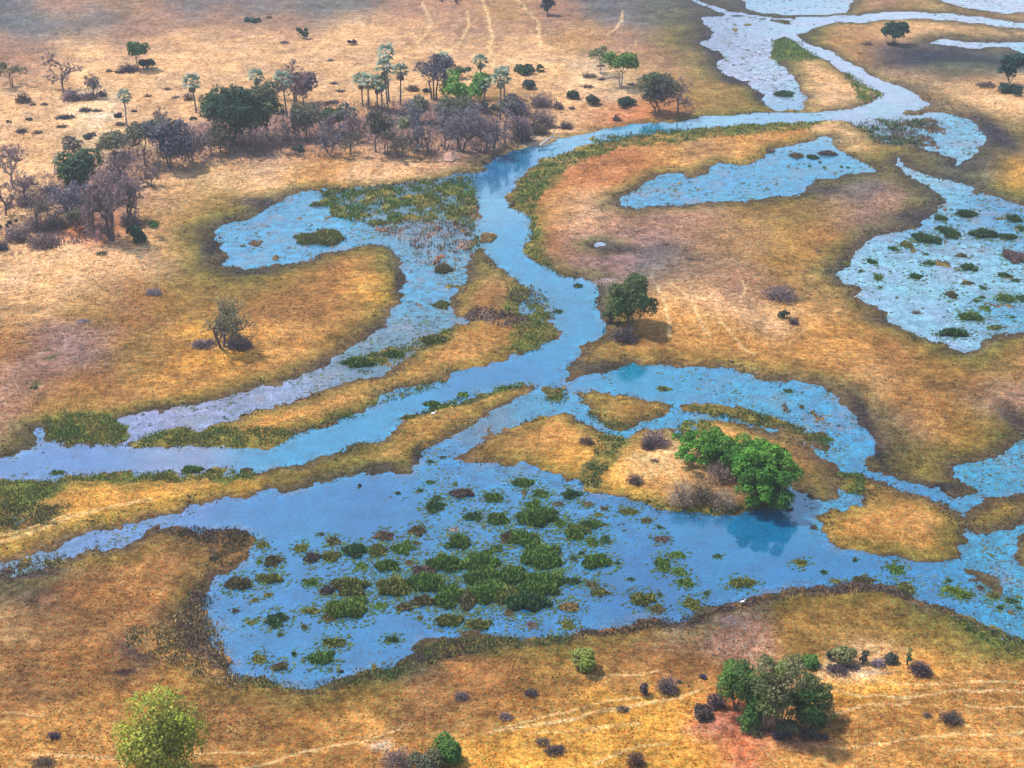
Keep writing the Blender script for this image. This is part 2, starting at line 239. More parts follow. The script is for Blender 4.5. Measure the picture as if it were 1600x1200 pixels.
# ------------------------------------------------------------------ what the ground is covered with
PAL = {'G': (198,146,92), 'P': (226,180,136), 'B': (158,114,74), 'K': (170,130,106), 'O': (142,118,68), 'D': (92,78,72),
       'S': (226,190,150), 'T': (182,142,100), 'Y': (222,164,92), 'R': (184,124,84), 'E': (112,108,106), 'U': (150,118,108),
       'Z': (206,132,96), 'N': (90,110,50), 'b': (154,118,70), 'g': (180,132,82), 'k': (150,120,94)}
LAND = """20,20,E 100,20,K 200,15,k 300,15,E 400,15,E 500,20,E 550,12,E 620,30,K 700,25,K 780,15,T 860,30,K 950,10,E 1020,30,E 1060,60,O 1080,20,E 60,50,E 150,45,E 250,40,K 350,40,K 450,45,K 550,50,P 650,70,P 750,60,K 900,70,T 980,80,K 1050,100,K 1090,130,O
20,90,K 50,100,K 100,100,P 150,90,P 200,65,K 280,80,P 350,80,P 300,130,P 430,80,P 500,100,P 560,90,P 520,150,P 620,80,P 700,100,P 760,80,P 830,90,P 880,140,P 920,120,S 960,140,S 1000,110,T
20,170,P 80,200,P 150,190,S 170,210,S 220,190,P 260,160,P 30,230,P 70,250,P 300,240,U 400,235,U 500,230,U 600,235,U 700,230,U 760,220,U 820,170,T 860,200,P 830,225,S 900,180,P 950,190,Z 1030,180,R 1120,160,O 1150,155,O 1110,140,T
300,280,P 350,275,P 420,265,P 500,265,G 580,258,P 650,262,P 700,256,T 250,300,P 200,290,U 120,330,U 60,340,P 20,380,P 150,370,Z 250,350,T 280,320,T 312,345,O 330,310,O
30,420,P 80,430,P 130,420,P 200,400,P 250,410,P 60,470,P 30,500,T 150,460,T 220,450,B 280,430,O 310,400,O 300,470,b
130,500,b 200,500,B 100,540,U 150,550,U 60,580,U 20,560,B 30,620,K 100,620,B 200,560,b 240,570,b 280,560,g 330,560,Y 380,550,Y 420,530,G 250,610,g 320,600,g 400,580,g 150,630,B 120,650,O
400,450,O 450,430,b 520,420,B 560,450,g 590,450,Y 480,470,B 500,500,g 550,500,g 420,490,B 440,540,G 600,420,O
745,420,O 770,440,T 740,460,B 790,470,B 760,510,G 740,530,G 690,560,G 800,530,b 840,520,G 600,590,G 500,625,G 430,640,G 380,660,g 320,682,O 260,685,O
835,300,B 850,290,R 870,330,G 840,370,R 860,400,B 920,280,R 960,250,R 1040,240,G 1100,235,T 1150,225,G 1230,205,g 920,330,P 900,350,K 900,400,U 940,390,U 1000,380,U 980,350,K 1100,360,K 1150,380,T 1200,330,b 1180,350,T 1250,340,O 1300,320,k 1350,300,E 1400,320,K 1370,350,U 1440,310,D 1300,380,B 1250,400,b 1100,420,k 1040,420,E 950,430,U 1060,460,T 1100,480,P 1150,460,K 1200,500,P 1100,520,G 1050,500,G 1000,540,g 1150,540,g 1250,500,G 1220,480,T 1300,450,T 1270,450,b 1350,500,b 1300,530,G 1250,545,G 1330,560,g 1400,560,B 1450,580,b 1500,570,O 1560,560,O 1590,560,B 1350,600,T 1400,620,g 1500,600,B 1550,620,k 1450,660,g 1400,690,k 1420,720,O 1500,680,b 1550,660,O 1580,640,U 1380,660,k
1290,120,P 1300,140,P 1250,100,T 1240,75,N 1330,55,K 1350,80,Y 1320,45,O 1450,45,P 1550,50,P 1500,40,T 1430,70,P 1480,88,E 1400,95,E 1550,88,E 1400,120,P 1450,130,P 1530,140,P 1590,160,P 1500,105,O 1560,180,P 1590,260,Y 1550,230,E 1520,260,E 1580,210,O 1590,300,O 1490,270,E 1430,235,O 1460,250,O 1380,250,O 1340,210,P 1330,200,P 1380,10,K 1420,15,O 1310,10,K
980,635,G 960,650,O 1000,640,G 780,690,G 850,670,G 830,700,b 880,680,G 900,710,Y 932,710,O 960,720,Y 990,710,Y 1020,730,S 1010,760,Y 1100,780,T 1060,760,T 1230,700,G 1270,740,G 1140,665,G 1290,765,O 1400,800,G 1450,830,G 1350,830,G 1480,850,b 1380,850,b 1550,800,b
600,720,O 650,690,G 700,660,G 760,630,G 500,735,O 450,745,b 300,750,g 200,760,g 100,790,B 50,800,O 150,795,Y 250,775,Y 350,758,Y 50,830,Y 100,812,Y 20,850,Y 80,845,G 630,735,T
250,850,B 300,840,B 350,850,B 200,890,B 100,920,B 50,910,D 30,960,T 100,960,B 200,960,B 280,930,B 250,1000,D 320,970,D 300,1040,g 100,1050,B 50,1020,B 180,1030,B 50,1100,B 150,1110,g 100,1150,G 30,1180,G 250,1190,G 350,1120,B 400,1100,B 500,1100,b 450,1150,g 600,1090,b 550,1150,G 350,1170,g 700,1040,B 750,1010,B 650,1020,D 700,1100,B 800,1050,B 750,1150,g 800,1180,Y 900,1060,b 900,1100,g 950,1120,Y 1000,1070,g 1000,1140,Y 900,1170,Y 1060,1060,B 1050,1110,Y 1100,1145,Z 1140,1130,Z 1150,1170,Z 1060,1180,Y 1050,990,k 1150,960,U 1150,1000,K 1000,1000,B 1250,960,b 1300,970,b 1350,990,b 1400,970,b 1250,1010,b 1450,990,O 1500,1020,O 1550,1030,O 1450,1050,G 1350,1060,S 1400,1080,Y 1340,1100,Y 1300,1150,g 1250,1180,G 1400,1150,g 1450,1120,g 1500,1090,G 1560,1080,g 1580,1150,g 1500,1180,G 1380,1040,T"""
lp, lc = sample_table(LAND, {k: rich(lin(v, KA)) for k, v in PAL.items()})
land_c = spread(lp, lc, 30, 19, CX, CY)
wx2 = GX + 7 * fbm(GX / 14, GY / 14, 4, 21); wy2 = GY + 9 * fbm(GX / 14 + 30, GY / 14, 4, 23)
RX, RY = project(wx2, wy2)
ground_c = coarse(land_c, RX, RY)

def to_line(pts, X, Y):
    """world distance from the grid to a polyline given in pixels"""
    P = np.array([ground(a, b) for a, b in pts])
    best = np.full(X.shape, 1e9)
    x0, y0 = P.min(0) - 6; x1, y1 = P.max(0) + 6
    m = (X > x0) & (X < x1) & (Y > y0) & (Y < y1)
    x = X[m]; y = Y[m]; b = np.full(x.shape, 1e9)
    for (ax, ay), (bx, by) in zip(P[:-1], P[1:]):
        dx, dy = bx - ax, by - ay
        t = np.clip(((x - ax) * dx + (y - ay) * dy) / (dx * dx + dy * dy + 1e-9), 0, 1)
        b = np.minimum(b, np.hypot(x - ax - t * dx, y - ay - t * dy))
    best[m] = b
    return best

# moisture: dark bare mud at the water's edge, olive sedge behind it, dry grass farther off
n1 = fbm(GX / 9, GY / 9, 4, 31); n2 = fbm(GX / 3, GY / 3, 3, 37); n3 = fbm(GX / 28, GY / 28, 3, 41)
WET = [(330,380,60,2.2),(420,312,90,1.6),(1130,80,60,3.0),(1450,320,60,2.6),(1340,400,60,1.6),(1380,500,60,1.4),(1345,680,40,2.6),(1350,640,50,1.8),(1470,760,60,2.0),(1540,220,60,3.2),(1500,190,60,2.0),
       (560,545,70,1.4),(640,440,40,1.3),(930,570,70,1.6),(1000,565,60,1.4),(100,880,100,1.6),(690,720,60,1.2),(590,740,60,1.2),(330,640,120,1.2),(1300,300,60,1.0),(980,320,50,1.4),(1580,690,50,1.8),(320,950,60,1.6),(1560,960,60,1.5),(1560,320,60,1.8),(850,735,70,0.35),(980,640,90,0.45),(1400,840,90,0.45),(760,520,110,0.5),(640,690,80,0.8),(850,320,70,0.5),(1080,785,80,0.4),(900,240,110,0.4),(1290,140,70,0.7),(780,1000,150,0.9),(500,1070,120,0.9),(1250,930,120,1.0),(1150,170,60,0.4),(950,195,80,0.2),(520,265,150,0.5)]
wp = np.array([(a, b) for a, b, r, s in WET]); ws = np.array([[s] for a, b, r, s in WET])
wet_w = coarse(spread(wp, ws, 55, 38, CX, CY), QX, QY)[..., 0]
dl = d_land * (1 + 0.9 * n1) + 0.6 * n2
far = np.clip(GY / 260, 0.7, 2.0)
mud = (1 - sstep(0.1 * wet_w * far, 2.9 * wet_w * far, dl + 1.2 * n2 + .8 * n1)) * np.clip(.95 + .9 * n2 + .5 * n1, .4, 1)
sedge = (1 - sstep(1.2 + 1.0 * wet_w * far, 3.0 + 3.6 * wet_w * far, dl)) * (0.85 + 0.8 * n3 + .5 * n1)
mud_c = lin((66, 56, 62), KA); sedge_c = lin((102, 106, 44), KA)
def mix(a, b, t): return a + (b - a) * np.clip(t, 0, 1)[..., None]
ground_c = mix(ground_c, sedge_c, 0.62 * np.clip(sedge, 0, 1))
ground_c = mix(ground_c, mud_c, 0.76 * mud)
ZK = {'g': (96,112,44), 'd': (58,76,46), 'o': (140,124,58), 'b': (156,112,62), 's': (206,150,84), 'm': (120,92,84), 'h': (104,124,46), 'p': (196,156,140), 'r': (170,120,90), 'k': (74,62,56)}
zpick = fbm(GX / 5, GY / 5, 3, 59) * 3.2 + 1.5 + 1.4 * mat_f
for zi, (zc, zd, zp) in enumerate(ZONES):
    m = zone_of == zi
    if m.any():
        q = np.array([lin(ZK[ch.lower()], KA) for ch in zc]); t = np.clip(zpick[m], 0, 1.999); i0 = t.astype(int)
        zc_ = q[i0] + (q[i0 + 1] - q[i0]) * (t - i0)[:, None]
        st = np.clip(.75 + 1.6 * mat_n[m], .15, .9)[:, None]; ground_c[m] = ground_c[m] * (1 - st) + st * zc_
q = np.stack([lin(ZK[ch], KA) for ch in 'ogmo']); t = np.clip(zpick * 1.3, 0, 2.999); i0 = t.astype(int)
isl_c = q[i0] + (q[i0 + 1] - q[i0]) * (t - i0)[..., None]
ground_c = np.where(islet[..., None], ground_c * .3 + .7 * isl_c, ground_c)
# game tracks worn to pale sand
TRACKS = [([(752,5),(762,25),(765,50),(771,65),(764,80),(770,100),(773,112)],.55,.85),([(660,10),(668,28),(675,42),(662,62),(650,75)],.5,.7),([(730,25),(733,42),(727,55),(719,70),(706,82),(696,95)],.5,.75),
 ([(805,0),(828,28),(838,38),(842,60),(846,80)],.55,.8),([(971,22),(971,40),(963,51),(950,60)],.5,.7),([(992,66),(994,80)],.4,.5),([(1028,452),(1040,480),(1044,503),(1046,530)],.34,.9),([(1048,447),(1080,475),(1094,508),(1110,530)],.32,.85),([(1105,498),(1128,510),(1140,522),(1158,544),(1180,556)],.3,.85),([(1157,442),(1164,458),(1156,480),(1164,490)],.3,.6),([(1170,470),(1195,492),(1230,500)],.3,.5),([(1240,520),(1215,505),(1255,490)],.3,.4),
 ([(760,1158),(850,1142),(900,1131),(960,1118),(1000,1110),(1060,1100),(1090,1085)],.32,.8),([(780,1150),(850,1130),(900,1118),(960,1103),(1020,1096)],.2,.7),([(380,1205),(440,1192),(480,1181),(560,1164),(620,1150)],.22,.8),([(60,1188),(120,1190),(200,1196),(280,1206)],.25,.7),
 ([(1300,1092),(1350,1103),(1430,1101),(1465,1092),(1500,1088),(1600,1088),(1680,1092)],.25,.9),([(1330,1068),(1400,1076),(1480,1077),(1600,1072),(1680,1070)],.2,.75),([(1500,1112),(1540,1116),(1620,1114)],.2,.7),([(1310,1182),(1380,1175),(1480,1163),(1560,1156),(1620,1150)],.2,.6),([(1480,1186),(1540,1184),(1630,1180)],.2,.6),([(930,1203),(980,1186),(1040,1176)],.25,.7),([(915,1062),(980,1062),(1030,1052)],.2,.6),([(820,1160),(900,1152),(1000,1140)],.25,.5),
 ([(-20,858),(60,832),(120,808),(180,794),(240,782)],.5,.55),([(-20,846),(50,828),(110,806)],.22,.8),([(1420,1090),(1470,1120),(1520,1150)],.2,.35),([(1290,1128),(1340,1118),(1420,1108)],.25,.5),([(560,1155),(640,1140)],.2,.4),([(0,1128),(80,1125)],.2,.4),([(300,1185),(400,1178)],.2,.5),([(600,255),(500,260),(380,275),(300,300)],.6,.35)]
# stains and burnt or trampled patches: px, py, rx, ry, colour, strength
PATCH = [(132,512,12,4,(70,80,110),.8),(185,1057,20,4,(70,58,70),.7),(960,392,28,6,(96,80,80),.6),(1000,365,22,4,(110,84,74),.5),(1048,412,6,3,(80,66,56),.7),(1076,412,6,3,(80,66,56),.7),(1050,420,9,3,(80,66,56),.6),(945,442,18,4,(196,160,158),.6),(1140,975,22,10,(160,130,140),.5),
 (700,252,22,10,(226,168,140),.8),(1360,1060,30,8,(232,196,166),.6),(1105,1150,35,14,(222,150,120),.6),(592,1172,18,8,(230,196,160),.8),(575,450,22,6,(220,172,98),.6),(160,190,30,8,(236,206,176),.5),(830,222,28,8,(226,190,160),.7),(330,545,30,10,(206,150,100),.5),(245,362,10,5,(220,160,130),.5),(1010,725,30,12,(236,196,130),.5),
 (80,568,10,3,(70,90,40),.8),(75,558,9,2,(90,90,50),.7),(36,546,8,2,(90,90,50),.7),(56,606,10,5,(74,88,32),.8),(205,520,5,2,(80,76,40),.7),(158,530,6,2,(80,76,40),.7),(1278,396,6,3,(80,62,54),.7),(1285,413,12,3,(86,66,56),.6),(1258,428,6,2,(86,66,56),.6),(1480,657,8,3,(80,60,56),.6),(1375,655,6,4,(80,64,56),.5),(1085,192,50,5,(130,116,66),.4),(965,690,22,24,(140,124,60),.55),(1455,93,105,24,(70,76,90),1.0),(1555,104,60,16,(80,86,90),.8),(1505,112,70,10,(110,112,84),.6),(1112,75,14,28,(86,80,88),.75),(1150,126,24,8,(86,78,86),.75),(1187,153,12,9,(80,74,84),.75),(1558,212,20,30,(86,80,90),.75),(1500,262,26,10,(92,88,86),.6),(1440,342,40,10,(88,76,84),.7),(1328,422,16,14,(86,74,80),.6),(1372,500,24,9,(92,76,78),.55),(1346,645,12,26,(78,66,76),.65),(1367,700,9,26,(76,66,74),.75),(1470,762,32,7,(74,64,70),.8),(1585,660,20,20,(96,84,90),.6),
 (330,385,12,18,(84,74,80),.65),(405,318,40,8,(92,80,84),.7),(392,426,40,5,(88,76,80),.65),(626,440,8,26,(80,70,74),.65),(592,522,16,14,(88,76,74),.55),(520,570,40,7,(92,78,80),.5),(930,574,46,8,(76,72,68),.7),(300,640,60,6,(96,82,82),.55),(60,896,60,8,(84,74,78),.6),(652,712,8,14,(80,74,72),.75),(590,733,30,7,(82,76,72),.7),(1030,318,50,5,(96,82,86),.6),(1290,300,30,8,(96,84,88),.6),
 (1150,1142,60,24,(222,142,112),.75),(1240,1176,60,12,(214,140,110),.55),(70,40,90,16,(104,108,104),.5),(500,18,80,10,(104,108,100),.5),(420,1010,20,8,(96,80,60),.3),(1060,985,25,10,(150,120,110),.4)]
for a, b, rx, ry, c, st in PATCH:
    if max(c) - min(c) < 24 and max(c) < 100: c = tuple(v_ * .74 for v_ in c); st = min(1, st * 1.25); rx *= 1.15; ry *= 1.25
    x0, y0 = ground(a, b); dxm = metres(rx, y0); _, y1 = ground(a, b - ry); dym = max(y1 - y0, .3)
    g = np.exp(-(((GX - x0 + 1.2 * n2) / dxm) ** 2 + ((GY - y0 + 2.5 * n2) / dym) ** 2) ** 1.5)
    ground_c = mix(ground_c, lin(c, KA), st * g)
mot = np.clip(1.03 + 0.6 * n1 + 0.75 * n2 + 0.35 * n3 + .5 * mat_f, .5, 1.6)
hue = fbm(GX / 6 + 90, GY / 6, 3, 61)
ground_c = np.clip(ground_c * mot[..., None] * (1 + hue[..., None] * np.array([0.18, 0.05, -0.30])), 0.01, 0.85)

tr_c = lin((250, 208, 146), KA * 1.15)
for pts, wd, st in TRACKS:
    dd = to_line(pts, GX + 0.9 * n2 + 1.1 * n1, GY + 1.6 * n2 + 1.5 * n1)
    ground_c = mix(ground_c, tr_c, .82 * st * np.clip(.9 + .7 * n2, .4, 1) * (1 - sstep(wd * 0.35, wd * 1.25, dd)))

# relief
hz = np.where(water, -0.06 - 0.55 * sstep(0, 2.5, d_wat), 0.04 + 0.30 * sstep(0, 3, d_land) + 0.9 * sstep(4, 30, d_land))
hz = hz + np.where(water, 0.0, sstep(0.5, 3, d_land) * (0.35 * n1 + 0.22 * n2 + 0.5 * n3))
for a, b, rr, hh in [(705,247,3.0,1.2),(155,366,3.2,1.5),(1105,1140,2.5,.5),(1000,735,5,.5)]:
    x0, y0 = ground(a, b); hz = hz + hh * np.exp(-((GX - x0) ** 2 + (GY - y0) ** 2) / rr ** 2)
def ground_z(px, py): return float(look_up(hz, np.array([px]), np.array([py]))[0])

# ------------------------------------------------------------------ mesh and material helpers
def make_mesh(name, verts, faces, cols=None, smooth=False, mats=()):
    """faces: list of int arrays (n x 3, n x 4 ...); cols: per-vertex rgb"""
    me = bpy.data.meshes.new(name)
    verts = np.asarray(verts, np.float32)
    faces = [np.asarray(f, np.int32) for f in faces if len(f)]
    me.vertices.add(len(verts)); me.vertices.foreach_set('co', verts.ravel())
    nl = sum(f.size for f in faces); npoly = sum(len(f) for f in faces)
    me.loops.add(nl); me.loops.foreach_set('vertex_index', np.concatenate([f.ravel() for f in faces]))
    me.polygons.add(npoly)
    tot = np.concatenate([np.full(len(f), f.shape[1], np.int32) for f in faces])
    st = np.concatenate([[0], np.cumsum(tot)[:-1]]).astype(np.int32)
    me.polygons.foreach_set('loop_start', st); me.polygons.foreach_set('loop_total', tot)
    if smooth: me.polygons.foreach_set('use_smooth', np.ones(npoly, bool))
    if cols is not None:
        a = me.attributes.new('Col', 'FLOAT_COLOR', 'POINT')
        c = np.ones((len(verts), 4), np.float32); c[:, :3] = cols
        a.data.foreach_set('color', c.ravel())
    for m in mats: me.materials.append(m)
    me.update(calc_edges=True); me.validate()
    return me
def link(name, me, parent=None, loc=(0, 0, 0)):
    o = bpy.data.objects.new(name, me); COL.objects.link(o)
    o.location = loc
    if parent is not None: o.parent = parent
    return o
def tag(o, label=None, cat=None, group=None, kind=None):
    if label: o['label'] = label
    if cat: o['category'] = cat
    if group: o['group'] = group
    if kind: o['kind'] = kind
    return o
class NT:
    def __init__(s, name):
        s.m = bpy.data.materials.new(name); s.m.use_nodes = True
        s.t = s.m.node_tree; s.p = s.t.nodes['Principled BSDF']; s.out = s.t.nodes['Material Output']
    def n(s, typ, **kw):
        x = s.t.nodes.new(typ)
        for k, v in kw.items(): setattr(x, k, v)
        return x
    def l(s, a, b): s.t.links.new(a, b)
    def noise(s, scale, detail=3, rough=.6, vec=None):
        x = s.n('ShaderNodeTexNoise'); x.inputs['Scale'].default_value = scale; x.inputs['Detail'].default_value = detail; x.inputs['Roughness'].default_value = rough
        if vec is not None: s.l(vec, x.inputs['Vector'])
        return x
    def rng(s, src, a, b, c, d):
        x = s.n('ShaderNodeMapRange'); s.l(src, x.inputs[0])
        for i, v in zip((1, 2, 3, 4), (a, b, c, d)): x.inputs[i].default_value = v
        return x.outputs[0]
    def mixc(s, mode, fac, a, b):
        x = s.n('ShaderNodeMix', data_type='RGBA', blend_type=mode)
        for sock, v in ((x.inputs[0], fac), (x.inputs[6], a), (x.inputs[7], b)):
            if isinstance(v, (int, float)): sock.default_value = v
            elif isinstance(v, tuple): sock.default_value = v + (1,) if len(v) == 3 else v
            else: s.l(v, sock)
        return x.outputs[2]
    def grey(s, v):
        x = s.n('ShaderNodeCombineColor')
        for i in range(3): s.l(v, x.inputs[i])
        return x.outputs[0]

def ground_material():
    k = NT('savanna_ground'); tc = k.n('ShaderNodeTexCoord').outputs['Object']
    at = k.n('ShaderNodeAttribute', attribute_name='Col')
    mp = k.n('ShaderNodeMapping'); mp.inputs['Rotation'].default_value = (0, 0, .5); mp.inputs['Scale'].default_value = (.28, 1, 1); k.l(tc, mp.inputs['Vector'])
    streak = k.noise(1.3, 4, .7, mp.outputs[0])
    fine = k.noise(3.2, 5, .75, tc); grit = k.noise(2.1, 4, .8, tc); big = k.noise(.22, 4, .6, tc)
    c = k.mixc('MULTIPLY', 1.0, at.outputs['Color'], k.grey(k.rng(fine.outputs[0], .32, .68, .42, 1.58)))
    c = k.mixc('MULTIPLY', 1.0, c, k.grey(k.rng(streak.outputs[0], .3, .7, .74, 1.26)))
    c = k.mixc('MULTIPLY', 1.0, c, k.grey(k.rng(big.outputs[0], .3, .7, .85, 1.15)))
    mid = k.noise(1.05, 4, .75, tc); c = k.mixc('MULTIPLY', 1.0, c, k.grey(k.rng(mid.outputs[0], .34, .66, .5, 1.48)))
    tint = k.mixc('MIX', k.rng(grit.outputs[0], .38, .62, 0, 1), (1.18, .96, .74), (.82, 1.04, 1.2))
    c = k.mixc('MULTIPLY', 1.0, c, tint)
    hn = k.noise(4.5, 2, .8, tc)
    c = k.mixc('MULTIPLY', 1.0, c, k.mixc('MIX', k.rng(hn.outputs[0], .4, .6, 0, 1), (1.25, .92, .8), (.78, 1.06, 1.15)))
    k.l(c, k.p.inputs['Base Color']); k.p.inputs['Roughness'].default_value = .95
    k.p.inputs['Specular IOR Level'].default_value = .1
    h = k.n('ShaderNodeMath', operation='ADD'); k.l(fine.outputs[0], h.inputs[0]); k.l(streak.outputs[0], h.inputs[1])
    b = k.n('ShaderNodeBump'); b.inputs['Strength'].default_value = .6; b.inputs['Distance'].default_value = .35
    k.l(h.outputs[0], b.inputs['Height']); k.l(b.outputs[0], k.p.inputs['Normal'])
    return k.m
def water_material():
    k = NT('delta_water'); tc = k.n('ShaderNodeTexCoord').outputs['Object']
    at = k.n('ShaderNodeAttribute', attribute_name='Col'); am = k.n('ShaderNodeAttribute', attribute_name='marsh')
    mp = k.n('ShaderNodeMapping'); mp.inputs['Scale'].default_value = (.9, .85, 1); k.l(tc, mp.inputs['Vector'])
    a = k.noise(.55, 6, .72, mp.outputs[0]); b = k.noise(2.4, 4, .7, tc)
    # sunk weed (dark) and floating bladderwort or lily film (pale) where the water is marshy
    weed = k.rng(a.outputs[0], .40, .60, 1.4, .45)
    film = k.rng(b.outputs[0], .38, .62, .6, 1.5)
    mm = k.n('ShaderNodeMath', operation='MULTIPLY'); k.l(weed, mm.inputs[0]); k.l(film, mm.inputs[1])
    tex = k.mixc('MULTIPLY', 1.0, at.outputs['Color'], k.grey(mm.outputs[0]))
    wd = k.noise(.17, 6, .75, mp.outputs[0])
    wf = k.n('ShaderNodeMath', operation='MULTIPLY'); k.l(k.rng(wd.outputs[0], .50, .60, 0, .75), wf.inputs[0]); k.l(am.outputs['Fac'], wf.inputs[1])
    tex = k.mixc('MIX', wf.outputs[0], tex, k.mixc('MIX', k.rng(b.outputs[0], .42, .58, 0, 1), (.05, .06, .06), (.17, .15, .15)))
    c = k.mixc('MIX', am.outputs['Fac'], at.outputs['Color'], tex)
    gr = k.noise(3.0, 4, .75, tc)
    c = k.mixc('MULTIPLY', 1.0, c, k.grey(k.rng(gr.outputs[0], .3, .7, .6, 1.4)))
    br = k.noise(.07, 4, .65, tc); br2 = k.noise(.3, 5, .7, tc)
    c = k.mixc('MULTIPLY', 1.0, c, k.mixc('MIX', k.rng(br.outputs[0], .35, .65, 0, 1), (.84, 1.08, 1.02), (1.16, .93, 1.02)))
    c = k.mixc('MULTIPLY', 1.0, c, k.grey(k.rng(br2.outputs[0], .32, .68, .8, 1.22)))
    k.l(c, k.p.inputs['Base Color'])
    k.p.inputs['IOR'].default_value = 2.3; k.p.inputs['Specular IOR Level'].default_value = .5
    k.l(k.rng(am.outputs['Fac'], 0, 1, .04, .28), k.p.inputs['Roughness'])
    rp = k.noise(1.6, 3, .6, tc)
    bm = k.n('ShaderNodeBump'); bm.inputs['Strength'].default_value = .09; bm.inputs['Distance'].default_value = .06
    k.l(rp.outputs[0], bm.inputs['Height']); k.l(bm.outputs[0], k.p.inputs['Normal'])
    return k.m
def plant_material(name, translucent=.25, rough=.7, up=.0):
    k = NT(name)
    at = k.n('ShaderNodeAttribute', attribute_name='Col')
    oi = k.n('ShaderNodeObjectInfo')
    c = k.mixc('MULTIPLY', 1.0, at.outputs['Color'], k.grey(k.rng(oi.outputs['Random'], 0, 1, .88, 1.14)))
    k.l(c, k.p.inputs['Base Color']); k.p.inputs['Roughness'].default_value = rough; k.p.inputs['Specular IOR Level'].default_value = .15
    if up:
        ge = k.n('ShaderNodeNewGeometry'); ad = k.n('ShaderNodeVectorMath', operation='ADD'); no = k.n('ShaderNodeVectorMath', operation='NORMALIZE')
        ad.inputs[1].default_value = (0, 0, up); k.l(ge.outputs['Normal'], ad.inputs[0]); k.l(ad.outputs[0], no.inputs[0]); k.l(no.outputs[0], k.p.inputs['Normal'])
    if translucent:
        t = k.n('ShaderNodeBsdfTranslucent'); k.l(c, t.inputs['Color'])
        mx = k.n('ShaderNodeMixShader'); mx.inputs[0].default_value = translucent
        k.l(k.p.outputs[0], mx.inputs[1]); k.l(t.outputs[0], mx.inputs[2]); k.l(mx.outputs[0], k.out.inputs['Surface'])
    return k.m
M_GROUND, M_WATER = ground_material(), water_material()
M_LEAF = plant_material('leaf', .2, .7, .7); M_BARK = plant_material('bark', 0, .9, .4); M_REED = plant_material('reed', .1, .8, 2.0); M_GRASS = plant_material('dry_grass', .1, .9, 2.5)

# ------------------------------------------------------------------ ground sheet and water sheet
nj, ni = PX.shape
idx = np.arange(nj * ni).reshape(nj, ni)
quad = np.stack([idx[:-1, :-1], idx[:-1, 1:], idx[1:, 1:], idx[1:, :-1]], -1).reshape(-1, 4)
gv = np.stack([GX, GY, hz], -1).reshape(-1, 3)
tag(link('ground', make_mesh('ground', gv, [quad], ground_c.reshape(-1, 3), True, [M_GROUND])), 'dry golden floodplain with low islands and worn game tracks', kind='structure')

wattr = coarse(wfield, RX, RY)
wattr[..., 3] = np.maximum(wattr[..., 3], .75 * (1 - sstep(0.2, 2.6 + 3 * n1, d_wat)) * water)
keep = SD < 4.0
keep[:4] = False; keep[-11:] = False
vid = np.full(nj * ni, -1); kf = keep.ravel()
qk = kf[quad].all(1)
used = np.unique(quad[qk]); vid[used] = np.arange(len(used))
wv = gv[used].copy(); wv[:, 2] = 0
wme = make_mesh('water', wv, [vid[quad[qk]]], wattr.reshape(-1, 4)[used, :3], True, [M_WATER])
am = wme.attributes.new('marsh', 'FLOAT', 'POINT'); am.data.foreach_set('value', np.clip(wattr.reshape(-1, 4)[used, 3] * 1.1, 0, 1).astype(np.float32))
tag(link('water', wme), 'blue river channels, marshy arms and shallow lagoons', kind='structure')

# ------------------------------------------------------------------ blades: grass on the plain, reeds on the banks, film on the marsh
def blades(x, y, z, h, wdt, col, lean=.35, two=True, r=rng):
    """a fan of triangular blades at every point"""
    n = len(x); V = []; C = []
    for q in range(2 if two else 1):
        a = r.uniform(0, 2 * np.pi, n); ln = r.uniform(0, lean, n) * h; la = r.uniform(0, 2 * np.pi, n)
        dx = np.cos(a) * wdt / 2; dy = np.sin(a) * wdt / 2
        tri = np.stack([np.stack([x - dx, y - dy, z], -1), np.stack([x + dx, y + dy, z], -1), np.stack([x + ln * np.cos(la), y + ln * np.sin(la), z + h * r.uniform(.7, 1.2, n)], -1)], 1)
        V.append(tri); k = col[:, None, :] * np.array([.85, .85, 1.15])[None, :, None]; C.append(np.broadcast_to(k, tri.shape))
    V = np.concatenate(V).reshape(-1, 3); C = np.concatenate(C).reshape(-1, 3)
    return V, np.arange(len(V)).reshape(-1, 3), np.clip(C, 0.005, .9)

N = 170000
px = rng.uniform(-80, 1680, N); py = rng.uniform(-20, 1260, N)
s = look_up(SD, px, py); c = look_up(ground_c, px, py); z = look_up(hz, px, py)
x, y = ground(px, py)
cl = fbm(x / 4, y / 4, 3, 71)
ok = (s > 0.6) & (cl > rng.uniform(-.25, .18, N))
px, py, x, y, z, c = px[ok], py[ok], x[ok], y[ok], z[ok], c[ok]
n = len(x)
sc = np.clip(depth(y) / 220, .85, 1.5)
hh = rng.uniform(.07, .22, n) * sc; ww = rng.uniform(.15, .34, n) * sc
cc = c * rng.uniform(.7, 1.45, (n, 1)) * np.clip(1 + 1.6 * fbm(x / 1.2, y / 1.2, 2, 73), .55, 1.6)[:, None] * (1 + rng.uniform(-.12, .12, (n, 3)))
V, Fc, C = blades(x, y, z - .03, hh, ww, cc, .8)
tag(link('grass', make_mesh('grass', V, [Fc], C, False, [M_GRASS])), 'dry grass tufts scattered over the floodplain', kind='stuff')

